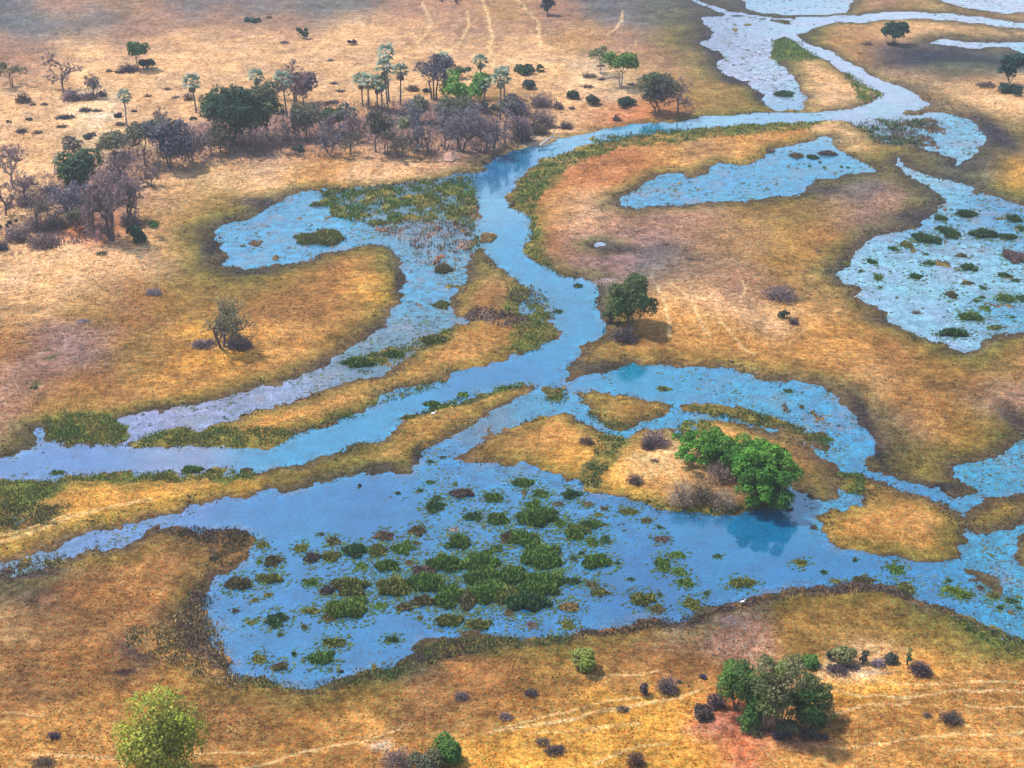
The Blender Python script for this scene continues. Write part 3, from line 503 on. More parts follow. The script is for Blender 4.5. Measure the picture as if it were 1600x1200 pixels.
RC = {'g': (.085,.15,.026), 'd': (.04,.085,.028), 'o': (.15,.155,.036), 'b': (.105,.088,.036), 's': (.38,.25,.095), 'm': (.13,.085,.075), 'h': (.12,.18,.03), 'p': (.26,.22,.18), 'r': (.17,.11,.065), 'k': (.065,.048,.042)}
RC = {k_: tuple(1.25 * q_ for q_ in v_) for k_, v_ in RC.items()}
RC = {k: np.array(v) for k, v in RC.items()}
VV, FF, CC2, off = [], [], [], 0
zx0, zy0 = [], []
for cols, dens, poly in ZONES:
    p = np.array(poly, float); lo = p.min(0); hi = p.max(0)
    m = int((hi[0] - lo[0]) * (hi[1] - lo[1]) / 0.9 * dens)
    a = rng.uniform(lo[0], hi[0], m); b = rng.uniform(lo[1], hi[1], m)
    q = inside(poly, a + rng.normal(0, 3, m), b + rng.normal(0, 2, m)); a = a[q]; b = b[q]
    x, y = ground(a, b); cl = fbm(x / 2.2, y / 2.2, 3, 77)
    q = cl > rng.uniform(-.22, .3, len(x)); a, b, x, y, cl = a[q], b[q], x[q], y[q], cl[q]
    z = np.maximum(look_up(hz, a, b), -.05) - .03
    m = len(a); pick = np.clip(((fbm(x / 6, y / 6, 2, 79) + .5) * 3 + rng.normal(0, .5, m)).astype(int), 0, 2)
    pal = np.array([RC[ch.lower()] for ch in cols])
    c = pal[pick] * rng.uniform(.6, 1.4, (m, 1))
    sc = np.clip(depth(y) / 200, .75, 1.6)
    V, f, C = blades(x, y, z, rng.uniform(.15, .5, m) * sc, rng.uniform(.11, .24, m) * sc, c * 1.25, .9)
    VV.append(V); FF.append(f + off); CC2.append(C); off += len(V)
# a broken sedge fringe along every shore
m = 260000
a = rng.uniform(-40, 1640, m); b = rng.uniform(-10, 1230, m); s = look_up(SD, a, b); wdth = np.clip(coarse(spread(wp, ws, 55, 38, CX, CY), a, b)[..., 0], .4, 2)
x, y = ground(a, b)
cl = fbm(x / 3, y / 3, 3, 83)
q = (s > -0.7) & (s < 1.0 + 1.2 * wdth) & (cl > rng.uniform(-.08, .3, m))
a, b, x, y, s = a[q], b[q], x[q], y[q], s[q]; m = len(a)
pal = np.array([RC['k'], RC['m'], RC['o'], RC['g']])
c = pal[np.clip(((fbm(x / 12, y / 12, 2, 89) + .5) * 4 + rng.normal(0, .6, m)).astype(int), 0, 3)] * rng.uniform(.6, 1.35, (m, 1))
sc = np.clip(depth(y) / 200, .7, 1.5)
V, f, C = blades(x, y, np.maximum(look_up(hz, a, b), -.05) - .03, rng.uniform(.1, .34, m) * sc, rng.uniform(.16, .34, m) * sc, c, .9)
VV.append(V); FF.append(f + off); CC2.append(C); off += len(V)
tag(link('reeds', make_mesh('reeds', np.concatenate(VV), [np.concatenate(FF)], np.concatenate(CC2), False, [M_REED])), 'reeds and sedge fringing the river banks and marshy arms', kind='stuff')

CL = """502,835,5,3,b 521,846,11,9,b 470,857,12,8,o 487,872,13,10,k 517,870,16,10,o 555,861,20,12,d 590,861,16,11,o 630,857,17,12,g 652,830,15,9,b 600,838,15,9,r 679,793,15,10,d 682,779,9,6,d 722,772,20,8,m 770,778,15,9,g 739,808,15,9,d 778,812,18,11,g 717,848,20,13,g 695,882,26,16,g 750,880,28,19,g 565,885,11,7,g 605,885,20,11,g 662,893,18,10,m 710,828,8,5,p 793,840,12,11,b 672,754,7,4,d 691,715,5,2,d 672,722,6,3,d 656,767,6,3,d 711,757,4,3,o 562,759,3,3,k 622,771,4,3,d 651,849,5,4,b 410,852,11,7,o 427,877,14,11,b 405,878,5,4,g
817,755,18,8,g 819,770,6,5,b 845,772,13,8,g 892,773,14,9,d 919,788,9,5,b 872,788,10,4,b 834,790,14,9,g 840,810,32,15,g 875,818,10,9,g 900,832,19,14,h 925,820,17,9,g 945,844,10,8,d 925,848,11,8,g 817,842,22,14,g 845,870,33,22,g 932,878,23,13,g 909,865,6,4,d 896,873,6,5,d 1059,867,12,7,g 1035,882,13,13,g 1062,894,12,8,g 1121,869,7,4,d 1010,814,10,5,b 982,800,14,7,o 935,804,6,4,o 944,795,7,4,b 1030,824,5,3,d 1034,843,12,7,m
1232,611,8,4,d 1252,636,4,3,b 1251,880,12,7,o 1271,825,6,4,k 1232,797,7,3,m 1336,876,4,3,d 1400,890,14,9,g 1287,895,5,4,d 421,905,21,9,o 485,910,13,8,g 511,924,13,9,k 419,930,7,5,o 547,918,27,17,o 540,954,32,16,h 515,965,12,10,b 487,955,15,7,o 432,970,17,13,d 476,980,6,5,b 522,1005,18,10,o 502,1029,20,13,g 612,1000,13,7,d 595,947,11,8,g 632,949,14,9,b 615,918,26,17,o 665,912,30,17,g 660,940,17,11,b 700,932,23,22,g 732,937,17,18,b 762,925,30,22,g 702,971,24,10,o 795,957,9,8,b 656,966,5,4,o 755,905,30,15,g 437,992,4,3,o 459,1022,4,4,d 747,977,20,11,o 405,1030,12,9,o 437,1042,14,9,b 532,1050,5,3,b
845,915,34,23,g 822,942,32,18,d 800,900,24,18,g 790,930,22,16,o 895,909,15,7,d 925,914,11,7,b 937,926,15,8,o 890,949,17,9,s 1004,937,19,13,o 1027,952,13,8,b 1082,945,14,12,o 1072,911,14,8,g 1160,912,20,9,o 887,977,12,9,o 831,977,10,7,m 1031,929,4,4,d 1104,927,5,4,d 1307,909,8,5,o 1350,907,16,8,b 1485,922,14,8,h 1506,930,16,8,h 1552,931,12,7,o 1580,939,11,6,d 1562,950,6,4,d 1591,950,5,4,d 1532,919,6,5,m 1415,919,14,10,o 1482,907,5,4,d 372,913,21,12,b 398,938,7,5,o 368,955,6,4,m 392,973,9,5,o 325,988,6,4,o 985,905,6,3,d 870,900,12,9,g 775,858,12,8,g 965,880,5,3,d 640,880,9,6,b 560,940,16,10,h"""
CL2 = """1510,335,15,6,d 1470,341,10,5,d 1440,372,14,8,d 1457,376,14,7,d 1485,365,14,9,d 1472,358,10,5,d 1417,383,10,6,o 1396,389,8,4,d 1537,367,20,7,d 1575,371,13,5,d 1585,342,12,6,d 1595,357,8,5,d 1362,409,8,5,d 1452,412,9,4,d 1431,432,10,5,d 1514,419,13,6,d 1372,434,8,5,g 1570,431,10,5,d 1587,439,7,3,d 1487,461,10,6,b 1572,467,14,7,g 1597,467,8,7,d 1540,482,8,5,g 1517,496,18,7,g 1490,522,22,6,d 1432,489,7,3,m 1555,512,12,3,o 1536,450,6,4,d 1447,397,4,2,d 1480,412,4,2,d 1345,424,4,2,d 1375,449,4,2,g 1582,496,5,2,d 1535,465,6,3,d 1502,400,10,3,b 1585,402,16,11,m 1512,443,10,2,b 1320,413,9,5,o 1525,470,5,3,d"""
CLUMPS = CL.split() + CL2.split()
m = 190000
a = rng.uniform(-20, 1620, m); b = rng.uniform(-6, 1100, m); s = look_up(SD, a, b)
ms = coarse(wfield, a, b)
x, y = ground(a, b); cl = fbm(x / 5, y / 8, 4, 91)
q = (s < -0.4) & (ms[:, 3] * .9 > rng.uniform(.12, 1.2, m)) & (cl > rng.uniform(-.1, .16, m))
a, b, x, y, cl, ms = a[q], b[q], x[q], y[q], cl[q], ms[q]; m = len(a)
sc = np.clip(depth(y) / 200, .7, 2.6)
kind = rng.uniform(0, 1, m) + .9 * fbm(x / 8, y / 8, 2, 93)
CLP = [tuple(map(float, t.split(',')[:4])) for t in CLUMPS]
pale = np.clip(ms[:, :3] * 1.45 + .04, 0, .7); dark = np.array([.06, .075, .06]) * rng.uniform(.6, 1.8, (m, 1)); green = np.array([.10, .13, .06]) * rng.uniform(.6, 1.4, (m, 1))
c = np.where((kind > .62)[:, None], pale * rng.uniform(.8, 1.35, (m, 1)), np.where((kind > .28)[:, None], dark, green))
ang = rng.uniform(-.5, .5, m); ra = rng.uniform(.08, .34, m) * sc; rb = ra * rng.uniform(.5, 1.1, m)
ca, sa = np.cos(ang), np.sin(ang); V = []
for (u, v_) in ((-1, -.2), (-.1, -1), (1, .1), (.2, 1)):
    V.append(np.stack([x + ca * u * ra - sa * v_ * rb, y + sa * u * ra + ca * v_ * rb, np.full(m, .022) + rng.uniform(0, .012, m)], -1))
V = np.stack(V, 1).reshape(-1, 3)
SV, SC = [], []
for a_, b_, rx_, ry_ in CLP:
    k_ = int(np.clip(rx_ * ry_ * .42, 4, 230)); t_ = rng.uniform(0, 6.283, k_); q_ = rng.uniform(.85, 1.75, k_) ** 1.1
    xx, yy = ground(a_ + rx_ * q_ * np.cos(t_), b_ + ry_ * q_ * np.sin(t_))
    rr = rng.uniform(.1, .32, k_) * np.clip(depth(yy) / 200, .7, 1.6)
    cq = np.array([.055, .09, .03]) * rng.uniform(.6, 1.6, (k_, 1)) * (1 + rng.uniform(-.2, .2, (k_, 3)))
    SV.append(np.stack([np.stack([xx + u * rr, yy + v_ * rr, np.full(k_, .03) + rng.uniform(0, .02, k_)], -1) for u, v_ in ((-1, -.2), (-.1, -.8), (1, .1), (.2, .8))], 1).reshape(-1, 3)); SC.append(np.repeat(cq, 4, 0))
V = np.concatenate([V] + SV); c = np.concatenate([c] + [q_[::4] for q_ in SC])
tag(link('floating_plants', make_mesh('floating_plants', V, [np.arange(len(V)).reshape(-1, 4)], np.repeat(c, 4, 0), False, [M_REED])), 'floating lily pads and waterweed on the marshy shallows', kind='stuff')

# ------------------------------------------------------------------ reed clumps standing in the water
def clump_mesh(rx, ry, h, col, r):
    """an irregular hummock bristling with blades"""
    ph = r.uniform(0, 6.28, 5); am_ = r.uniform(.05, .2, 5)
    def edge(t): return 1 + sum(am_[i] * np.cos((i + 2) * t + ph[i]) for i in range(5)) * .7
    n = int(np.clip(rx * ry * 3.14 * 60, 70, 1700))
    t = r.uniform(0, 6.283, n); rad = np.sqrt(r.uniform(0, 1, n)) * edge(t) * np.where(r.uniform(0, 1, n) > .86, r.uniform(1.0, 1.25, n), 1.0)
    x = rad * np.cos(t) * rx; y = rad * np.sin(t) * ry
    dome = np.clip(1 - (rad / edge(t)) ** 2, 0, 1) ** .6
    z = dome * h * .45
    tint = (1 + .45 * fbm(x / .9 + 50, y / .9, 2, int(r.integers(999))))
    c = col * (tint * r.uniform(.55, 1.45, n))[:, None] * (1 + r.uniform(-.15, .15, (n, 3)))
    sz = np.clip((rx + ry) * .09, .14, .34)
    V, f, C = blades(x, y, z - .05, h * (.3 + .5 * dome) * r.uniform(.5, 1.1, n), np.full(n, sz) * r.uniform(.7, 1.3, n), c, .9, True, r)
    k = 14; tt = np.linspace(0, 6.283, k, False); e = edge(tt)
    rows = [np.stack([np.cos(tt) * rx * e * q, np.sin(tt) * ry * e * q, np.full(k, zz)], -1) for q, zz in ((1.0, -.12), (.9, .06), (.55, h * .3))]
    base = np.concatenate(rows + [np.array([[0, 0, h * .42]])]); o = len(V)
    qd = [(o + r_ * k + i, o + r_ * k + (i + 1) % k, o + (r_ + 1) * k + (i + 1) % k, o + (r_ + 1) * k + i) for r_ in range(2) for i in range(k)]
    cap = [(o + 2 * k + i, o + 2 * k + (i + 1) % k, o + 3 * k) for i in range(k)]
    return make_mesh('reed_clump', np.concatenate([V, base]), [np.concatenate([f, np.array(cap)]), np.array(qd)], np.concatenate([C, np.broadcast_to(col * .75, base.shape)]), False, [M_REED])
CN = {'g': 'green', 'd': 'dark green', 'o': 'olive', 'b': 'brown', 's': 'straw-coloured', 'm': 'dull brown', 'h': 'bright green', 'p': 'pale', 'r': 'reddish', 'k': 'blackish'}
def near_phrase(px, py, anchors, rank=0):
    best = sorted(anchors, key=lambda a: math.hypot(a[0] - px, 1.3 * (a[1] - py)))[rank]
    dx, dy = px - best[0], 1.3 * (py - best[1])
    an = math.degrees(math.atan2(-dy, dx)) % 360
    far_ = math.hypot(dx, dy) > 55
    w8 = ['right of', 'beyond and right of', 'beyond', 'beyond and left of', 'left of', 'in front and left of', 'in front of', 'in front and right of'][int((an + 22.5) // 45) % 8]
    return ('') + w8 + ' the ' + best[2]
ANCH = [(890,949,'straw-topped tussock'),(432,970,'round dark clump near the brown shore'),(540,954,'wide bright green clump'),(502,1029,'ragged clump nearest the camera'),(679,790,'two-lobed dark clump'),(840,810,'long green clump'),(932,878,'spreading green clump east of the reed mass'),(1004,937,'olive-brown domed tussock'),(1160,912,'flat olive clump off the south shore'),
 (1497,927,'slanting bright green clump'),(1035,882,'tall green clump in open blue water'),(487,872,'purplish brown clump'),(372,913,'russet tussock on the west shoal'),(750,880,'big round green clump'),(717,848,'green clump north of the reed mass'),(1400,890,'clump below the rounded island'),(421,905,'dark olive oval clump'),(892,773,'dark clump under the sandy island'),(1082,945,'olive clump touching the mud shore'),(612,1000,'lone green clump in the southern bay'),
 (1251,880,'lone clump in the blue east water'),(722,772,'brown and green streaked clump')]
ANCH2 = [(1490,522,'long dark clump at the southern end'),(1514,419,'largest dark clump in the pale lagoon'),(1431,432,'round dark clump of the pale lagoon'),(1485,365,'ragged clump at the north inlet'),(1362,409,'small round clump off the west shore'),(1572,467,'bright clump by the east edge'),(1537,367,'broad dark clump under the inlet'),(1487,461,'brown clump of the pale lagoon')]
CL3 = [(1037,608,11,5,'o','squat olive tussock alone in the eastern arm'),(1245,244,11,4,'r','reddish water plants in the middle of the long pond'),(1270,246,9,4,'d','dark green tuft beside the reddish plants in the long pond'),(1293,241,14,3,'m','flat brown streak of reeds in the long pond'),(1203,237,8,3,'r','reddish reeds on the north shore of the long pond'),
 (762,372,13,8,'s','golden grassy islet at the west edge of the river'),(872,487,8,4,'d','dark green tuft in the river below the bend'),(903,447,8,4,'d','dark tuft at the river bank by the green tree'),(675,632,13,6,'g','rounded green clump on the river spit'),(724,617,10,5,'g','small green clump halfway along the river spit'),(640,653,13,5,'o','olive clump at the notch of the river spit'),
 (502,373,40,12,'o','long golden olive islet in the western arm'),(693,421,14,8,'b','brown tussock in the pale marsh west of the tongue'),(690,477,13,7,'o','olive tussock beside the tongue of dry grass'),(560,568,24,8,'g','broad green clump in the lower western arm'),(615,555,18,5,'g','thin green clump above the dry spit'),(680,533,22,8,'o','olive clump at the root of the dry spit'),(497,320,12,4,'o','olive tuft at the west tip of the reed bed'),(1225,148,14,4,'d','dark clump at the southern tip of the far pool'),(1290,687,12,6,'g','green tip of the sedge bar in the eastern arm'),(90,739,12,4,'g','green tuft on the river bank at the far west'),(300,735,18,5,'g','sage green clump on the south river bank'),(385,735,10,5,'b','russet clump on the south river bank'),(330,737,10,5,'b','brown clump west of the russet bank clump'),(1281,254,3,2,'d',None),(1265,260,3,2,'d',None),(1288,262,3,2,'d',None),(1315,261,3,2,'d',None),(1325,262,3,2,'d',None)]
EXPL = {(840,810):'long bright-centred green reed clump north of the central reed mass',(890,949):'straw-topped round tussock in the blue lagoon',(432,970):'round dark green clump near the brown western shore',(540,954):'wide bright green clump in the western half of the lagoon',(502,1029):'ragged green clump nearest the camera in the lagoon',(679,793):'dark lower lobe of a two-lobed clump under the dry spit',(932,878):'spreading green clump just east of the central reed mass',(1004,937):'olive-brown domed tussock close to the south shore',(1160,912):'flat olive clump off the south shore in open water',(1035,882):'tall green clump standing alone in open blue water',(487,872):'purplish brown clump at the west of the lagoon row',(372,913):'russet tussock on the western shoal of the lagoon',(750,880):'big round green clump at the top of the reed mass',(1400,890):'green clump just below the rounded golden island',(421,905):'dark olive oval clump off the western shoal',(892,773):'dark clump tucked under the sandy tree island',(1082,945):'olive clump touching the mud of the south shore',(612,1000):'lone green clump in the southern bay of the lagoon',(1251,880):'lone olive clump in the blue water east of the mass',(722,772):'brown and green streaked clump below the spit end',
 (1490,522):'long dark clump at the southern end of the pale lagoon',(1514,419):'largest dark oval clump in the open pale lagoon',(1431,432):'round dark clump in the middle of the pale lagoon',(1485,365):'ragged dark clump at the north inlet of the pale lagoon',(1362,409):'small round clump off the pale lagoon west shore',(1572,467):'bright green clump near the east edge of the pale lagoon',(1537,367):'broad dark clump under the inlet of the pale lagoon',(1487,461):'brown clump in the pale lagoon'}
def place_clump(px, py, rx, ry, ch, label, group):
    x, y = ground(px, py); rxm = metres(rx, y)
    hgt = np.clip(rxm * .4, .3, 1.0)
    # the upright blades add to the height seen, so the foot print is a little shallower
    _, yb = ground(px, py + ry); _, yt = ground(px, py - ry)
    rym = max((yt - yb) / 2 - hgt * .5, rxm * .55)
    r = np.random.default_rng(int(px * 7 + py * 13))
    o = link('reed_clump', clump_mesh(rxm, rym, hgt, RC[ch], r), None, (float(x), float(y), 0.0))
    o.rotation_euler.z = 0
    return tag(o, label, 'reed clump', group)
SEEN = set()
def size_word(rx): return 'tiny' if rx < 6 else 'small' if rx < 12 else 'medium' if rx < 19 else 'large'
for txt, an, grp in ((CL, ANCH, 'reed clumps standing in the blue lagoon'), (CL2, ANCH2, 'reed clumps standing in the pale lagoon')):
    for t in txt.split():
        a, b, rx, ry, ch = t.split(','); a, b, rx, ry = float(a), float(b), float(rx), float(ry)
        lab = EXPL.get((a, b)); oth = [q for q in an if (q[0], q[1]) != (a, b)]
        for rank in range(6):
            if lab and lab not in SEEN and len(lab.split()) <= 16: break
            lab = f"{size_word(rx)} {CN[ch]} clump {near_phrase(a, b, oth, rank)}"
        SEEN.add(lab)
        place_clump(a, b, rx, ry, ch, lab, grp)
for a, b, rx, ry, ch, lab in CL3:
    place_clump(a, b, rx, ry, ch, lab or 'tiny dark reed dot in the east end of the long pond', 'reed clumps in the river and its arms')

# ------------------------------------------------------------------ trees
def tube(pts, radii, k=5):
    """a tapered tube through points"""
    pts = np.asarray(pts, float); n = len(pts); V = []
    for i in range(n):
        d = pts[min(i + 1, n - 1)] - pts[max(i - 1, 0)]; d = d / (np.linalg.norm(d) + 1e-9)
        a = np.cross(d, [0.3, 1, .2]); a /= np.linalg.norm(a) + 1e-9; b = np.cross(d, a)
        t = np.linspace(0, 2 * np.pi, k, False)
        V.append(pts[i] + radii[i] * (np.cos(t)[:, None] * a + np.sin(t)[:, None] * b))
    V = np.concatenate(V)
    Q = [(i * k + j, i * k + (j + 1) % k, (i + 1) * k + (j + 1) % k, (i + 1) * k + j) for i in range(n - 1) for j in range(k)]
    return V, np.array(Q)
class Build:
    def __init__(s): s.V, s.T, s.Q, s.C, s.n = [], [], [], [], 0
    def add(s, V, tri=None, quads=None, col=None):
        if tri is not None and len(tri): s.T.append(np.asarray(tri) + s.n)
        if quads is not None and len(quads): s.Q.append(np.asarray(quads) + s.n)
        s.V.append(V); s.C.append(np.broadcast_to(col, (len(V), 3))); s.n += len(V)
    def mesh(s, name, mat):
        f = []
        if s.T: f.append(np.concatenate(s.T))
        if s.Q: f.append(np.concatenate(s.Q))
        return make_mesh(name, np.concatenate(s.V), f, np.clip(np.concatenate(s.C), .004, .9), False, [mat])
def leaf_quads(P, Nn, size, cols, r):
    """P n x 3 points, Nn outward directions; one small four-sided leaf spray each"""
    n = len(P)
    d = Nn * .8 + r.normal(0, .55, (n, 3)) + np.array([0, 0, .25]); d /= np.linalg.norm(d, axis=1)[:, None] + 1e-9
    a = np.cross(d, r.normal(0, 1, (n, 3))); a /= np.linalg.norm(a, axis=1)[:, None] + 1e-9; b = np.cross(d, a)
    sz = (size * r.uniform(.6, 1.35, n))[:, None]
    q = np.stack([P - a * sz, P - b * sz * .6, P + a * sz, P + b * sz * .6], 1).reshape(-1, 3)
    return q, np.arange(4 * n).reshape(-1, 4), np.repeat(cols, 4, 0)
BARK = np.array([.12, .095, .085]); PALEBARK = np.array([.42, .36, .30])
def crown_lobes(H, Wd, base, n, r, flat=1.0, ls=1.0):
    """lobe centres and radii filling a rounded crown between BASE*H and H"""
    out = []
    ch = H * (1 - base); cz = H * base + ch / 2
    for i in range(n):
        for _ in range(30):
            u = r.normal(0, 1, 3); u /= np.linalg.norm(u); q = u * r.uniform(.3, .8)
            if i > 2 or True: break
        rad = r.uniform(.36, .58) * min(Wd, ch * 1.4) / 2 * 1.1 * ls
        c = np.array([q[0] * Wd / 2, q[1] * Wd / 2, cz + q[2] * ch / 2 * flat])
        c[2] = np.clip(c[2], H * base + rad * .5, H - rad * .8)
        out.append((c, rad))
    return out
def leafy(name, px, py, top, wpx, label, cat, group, cols, base=.3, lobes=11, nleaf=2600, leaf=.3, gaps=.25, bark=BARK, trunks=1, lean=0.0, seed=None, dx=0, ls=.85):
    r = np.random.default_rng(seed if seed is not None else int(px * 31 + py * 17))
    x, y = ground(px, py); x, y = float(x), float(y)
    z = max(ground_z(px, py), 0.0)
    H = max(height_to(y, top) - z, .5); Wd = metres(wpx, y) * (1.2 if py < 300 else 1.08)
    root = bpy.data.objects.new(name, None); COL.objects.link(root); root.location = (x, y, z - .05); root.empty_display_size = .5
    tag(root, label, cat, group)
    lobs = crown_lobes(H, Wd, base, lobes, r, 1.0, ls)
    # fit the crown's outline to the measured width and height
    xs = max(abs(c[0]) + q for c, q in lobs); k = min(Wd / 2 / xs, 1.6); kt = max(c[2] + q for c, q in lobs)
    lobs = [(np.array([c[0] * k + lean * c[2] + dx * Wd, c[1] * k, c[2] * H / kt]), q) for c, q in lobs]
    B = Build(); tr = max(.016 * H + .04, .06)
    for t in range(trunks):
        ox = (t - (trunks - 1) / 2) * max(.05 * H, .35)
        fork = np.array([ox * 2 + lean * H * base + dx * Wd * base, r.normal(0, .1), H * base * .95])
        pts = np.array([[ox, 0, -.2], [ox * 1.3 + r.normal(0, .05) * H * .2, r.normal(0, .05), H * base * .5], fork])
        V, Q = tube(pts, [tr * 1.25, tr, tr * .8], 6); B.add(V, None, Q, bark)
        for c, q in lobs[t::trunks][:6]:
            mid = (fork + c) / 2 + np.array([0, 0, -.06 * H]) + r.normal(0, .03 * H, 3)
            V, Q = tube([fork, mid, c], [tr * .5, tr * .3, tr * .1], 4); B.add(V, None, Q, bark * r.uniform(.8, 1.2))
    link('trunk', B.mesh('trunk', M_BARK), root)
    B = Build()
    nleaf = int(np.clip(1.15 * sum(q * q for _, q in lobs) * 12 / (1.2 * leaf * leaf) * .6, nleaf, 11000))
    tot = sum(q * q for _, q in lobs)
    cols = [np.array(c) for c in cols]
    for c, q in lobs:
        n = max(int(nleaf * q * q / tot), 20)
        u = r.normal(0, 1, (n, 3)); u /= np.linalg.norm(u, axis=1)[:, None]
        u[:, 2] = np.where(u[:, 2] < -.55, -u[:, 2], u[:, 2])
        # sub-clusters leave gaps in the shell
        g = vnoise(u[:, 0] * 3 + 7 * c[0] + 100, u[:, 1] * 3 + u[:, 2] * 3.7 + 100, 5)
        rad = q * (r.uniform(.55, 1.0, n) ** .6) * (.82 + .36 * g)
        keep_ = g > gaps * r.uniform(.6, 1.4, n)
        u, rad, g = u[keep_], rad[keep_], g[keep_]; n = len(u)
        P = c + u * rad[:, None] * np.array([1, 1, .88])
        lc_ = cols[int(r.integers(len(cols)))]; l2 = cols[int(r.integers(len(cols)))]
        cc = (lc_ + (l2 - lc_) * r.uniform(0, .7, (n, 1))) * r.uniform(.6, 1.45, (n, 1)) * (.8 + .4 * g[:, None])
        V, Q, C = leaf_quads(P, u, leaf, cc, r); B.add(V, None, Q, C)
    link('crown', B.mesh('crown', M_LEAF), root)
    return root
def bare_geometry(B, H, Wd, r, col, twigcol, levels=4, fork=.3, trunks=1, twigs=7, thick=1.0, tw=.06):
    segs, tips = [], []
    def grow(p, d, ln, rad, lev):
        e = p + d * ln
        m = (p + e) / 2 + r.normal(0, .05 * ln, 3)
        segs.append((p, m, e, rad))
        if lev == 0: tips.append((e, d, ln)); return
        tips.append((m, d, ln * .8))
        for _ in range(int(r.integers(2, 4)) + (1 if lev >= levels - 1 else 0)):
            nd = d + r.normal(0, .62, 3) + np.array([0, 0, .10]); nd /= np.linalg.norm(nd)
            grow(p + (e - p) * r.uniform(.55, 1.0), nd, ln * r.uniform(.58, .85), rad * .62, lev - 1)
    for t in range(trunks):
        d = np.array([r.normal(0, .12) + (t - (trunks - 1) / 2) * .35, r.normal(0, .15), 1]); d /= np.linalg.norm(d)
        grow(np.array([(t - (trunks - 1) / 2) * .5, 0, -.15]), d, H * fork, (.022 * H + .05) * thick, levels)
    allp = np.array([s[2] for s in segs] + [t[0] for t in tips])
    kz = .93 * H / allp[:, 2].max(); kx = Wd / 2 * .92 / max(np.percentile(np.abs(allp[:, 0]), 97), .01); ky = Wd / 2 * .92 / max(np.percentile(np.abs(allp[:, 1]), 97), .01)
    sc = np.array([min(kx, 3.2), min(ky, 3.0), kz])
    low = H * fork * .6
    def fit(p):
        q = p * sc; f = np.clip(p[2] / max(low, .01), 0, 1)
        return np.array([p[0] * (1 - f) + q[0] * f, p[1] * (1 - f) + q[1] * f, q[2]])
    for a, m, e, rad in segs:
        V, Q = tube([fit(a), fit(m), fit(e)], [rad, rad * .85, rad * .62], 3 if rad < .12 else 5); B.add(V, None, Q, col * r.uniform(.8, 1.2))
    T = []; n = len(tips) * twigs
    P = np.repeat(np.array([fit(t[0]) for t in tips]), twigs, 0); D = np.repeat(np.array([t[1] for t in tips]), twigs, 0); Ln = np.repeat(np.array([t[2] for t in tips]), twigs)
    D = D * .6 + r.normal(0, .7, (n, 3)) + np.array([0, 0, .25]); D /= np.linalg.norm(D, axis=1)[:, None]
    s2 = np.cross(D, r.normal(0, 1, (n, 3))); s2 /= np.linalg.norm(s2, axis=1)[:, None] + 1e-9
    Ln = np.clip(Ln * r.uniform(.5, 1.2, n), .25, 1.3)[:, None]
    V = np.stack([P - s2 * tw, P + s2 * tw, P + D * Ln + r.normal(0, .05, (n, 3))], 1).reshape(-1, 3)
    c = np.repeat(twigcol * r.uniform(.6, 1.4, (n, 1)) * (1 + r.uniform(-.1, .1, (n, 3))), 3, 0)
    return V, np.arange(3 * n).reshape(-1, 3), c
MAUVE = np.array([.27, .185, .185]); GREYM = np.array([.21, .185, .20]); PINKM = np.array([.33, .21, .19])
def bare(name, px, py, top, wpx, label, cat, group, twig=MAUVE, bark=BARK, levels=4, trunks=1, twigs=15, fork=.3, tw=.075, seed=None, thick=1.0, leaves=None, nleaf=500, leaf=.22):
    r = np.random.default_rng(seed if seed is not None else int(px * 37 + py * 11))
    x, y = ground(px, py); x, y = float(x), float(y); z = max(ground_z(px, py), 0.0)
    H = max(height_to(y, top) - z, .5); Wd = metres(wpx, y)
    root = bpy.data.objects.new(name, None); COL.objects.link(root); root.location = (x, y, z - .05)
    tag(root, label, cat, group)
    B = Build()
    V, T, c = bare_geometry(B, H, Wd, r, bark, twig, levels, fork, trunks, twigs, thick, tw)
    link('trunk', B.mesh('trunk', M_BARK), root)
    B = Build(); B.add(V, T, None, c)
    if leaves is not None:
        i = r.integers(0, len(T), nleaf); P = V[T[i, 2]] + r.normal(0, .2, (nleaf, 3))
        q, Q, C = leaf_quads(P, r.normal(0, 1, (nleaf, 3)), leaf, np.array(leaves) * r.uniform(.6, 1.4, (nleaf, 1)), r); B.add(q, None, Q, C)
    link('twigs', B.mesh('twigs', M_BARK if leaves is None else M_LEAF), root)
    return root

GT = 'trees of the riverside grove'
DG = [(.042,.085,.036), (.035,.07,.04), (.06,.10,.036)]; OL = [(.14,.135,.06), (.11,.115,.06), (.16,.135,.075)]; BRG = [(.10,.19,.03), (.07,.15,.03), (.14,.22,.04)]; YG = [(.20,.22,.035), (.15,.19,.03), (.24,.23,.05)]
BUSHG = [(.075,.22,.022), (.11,.27,.03), (.05,.15,.02)]; GRY = [(.14,.14,.10), (.11,.12,.11), (.16,.145,.105)]; PUR = [(.10,.085,.105), (.085,.08,.10), (.12,.10,.10)]
leafy('tree', 20, 143, 97, 50, 'small olive-brown tree with twin trunks on the western sand', 'tree', GT, OL, .42, 9, 1100, .28, .35, trunks=2)
bare('bare_tree', 100, 150, 84, 62, 'wide leafless mauve tree standing behind the western scrub', 'tree', GT, trunks=1, fork=.34)
leafy('flat_topped_tree', 216, 117, 63, 38, 'flat-topped green tree beside a round dark bush on open sand', 'tree', None, [(.06,.14,.03), (.05,.12,.03)], .42, 12, 1800, .3, .06)
bare('bare_tree', 147, 162, 115, 24, 'thin dark half-dead tree on the sand below the flat-topped tree', 'tree', GT, twig=GREYM, levels=3, leaves=(.05,.06,.06), nleaf=300)
leafy('evergreen_tree', 370, 232, 128, 88, 'big dark evergreen tree on the left of the grove', 'tree', GT, DG, .04, 22, 4200, .34, .12, trunks=2)
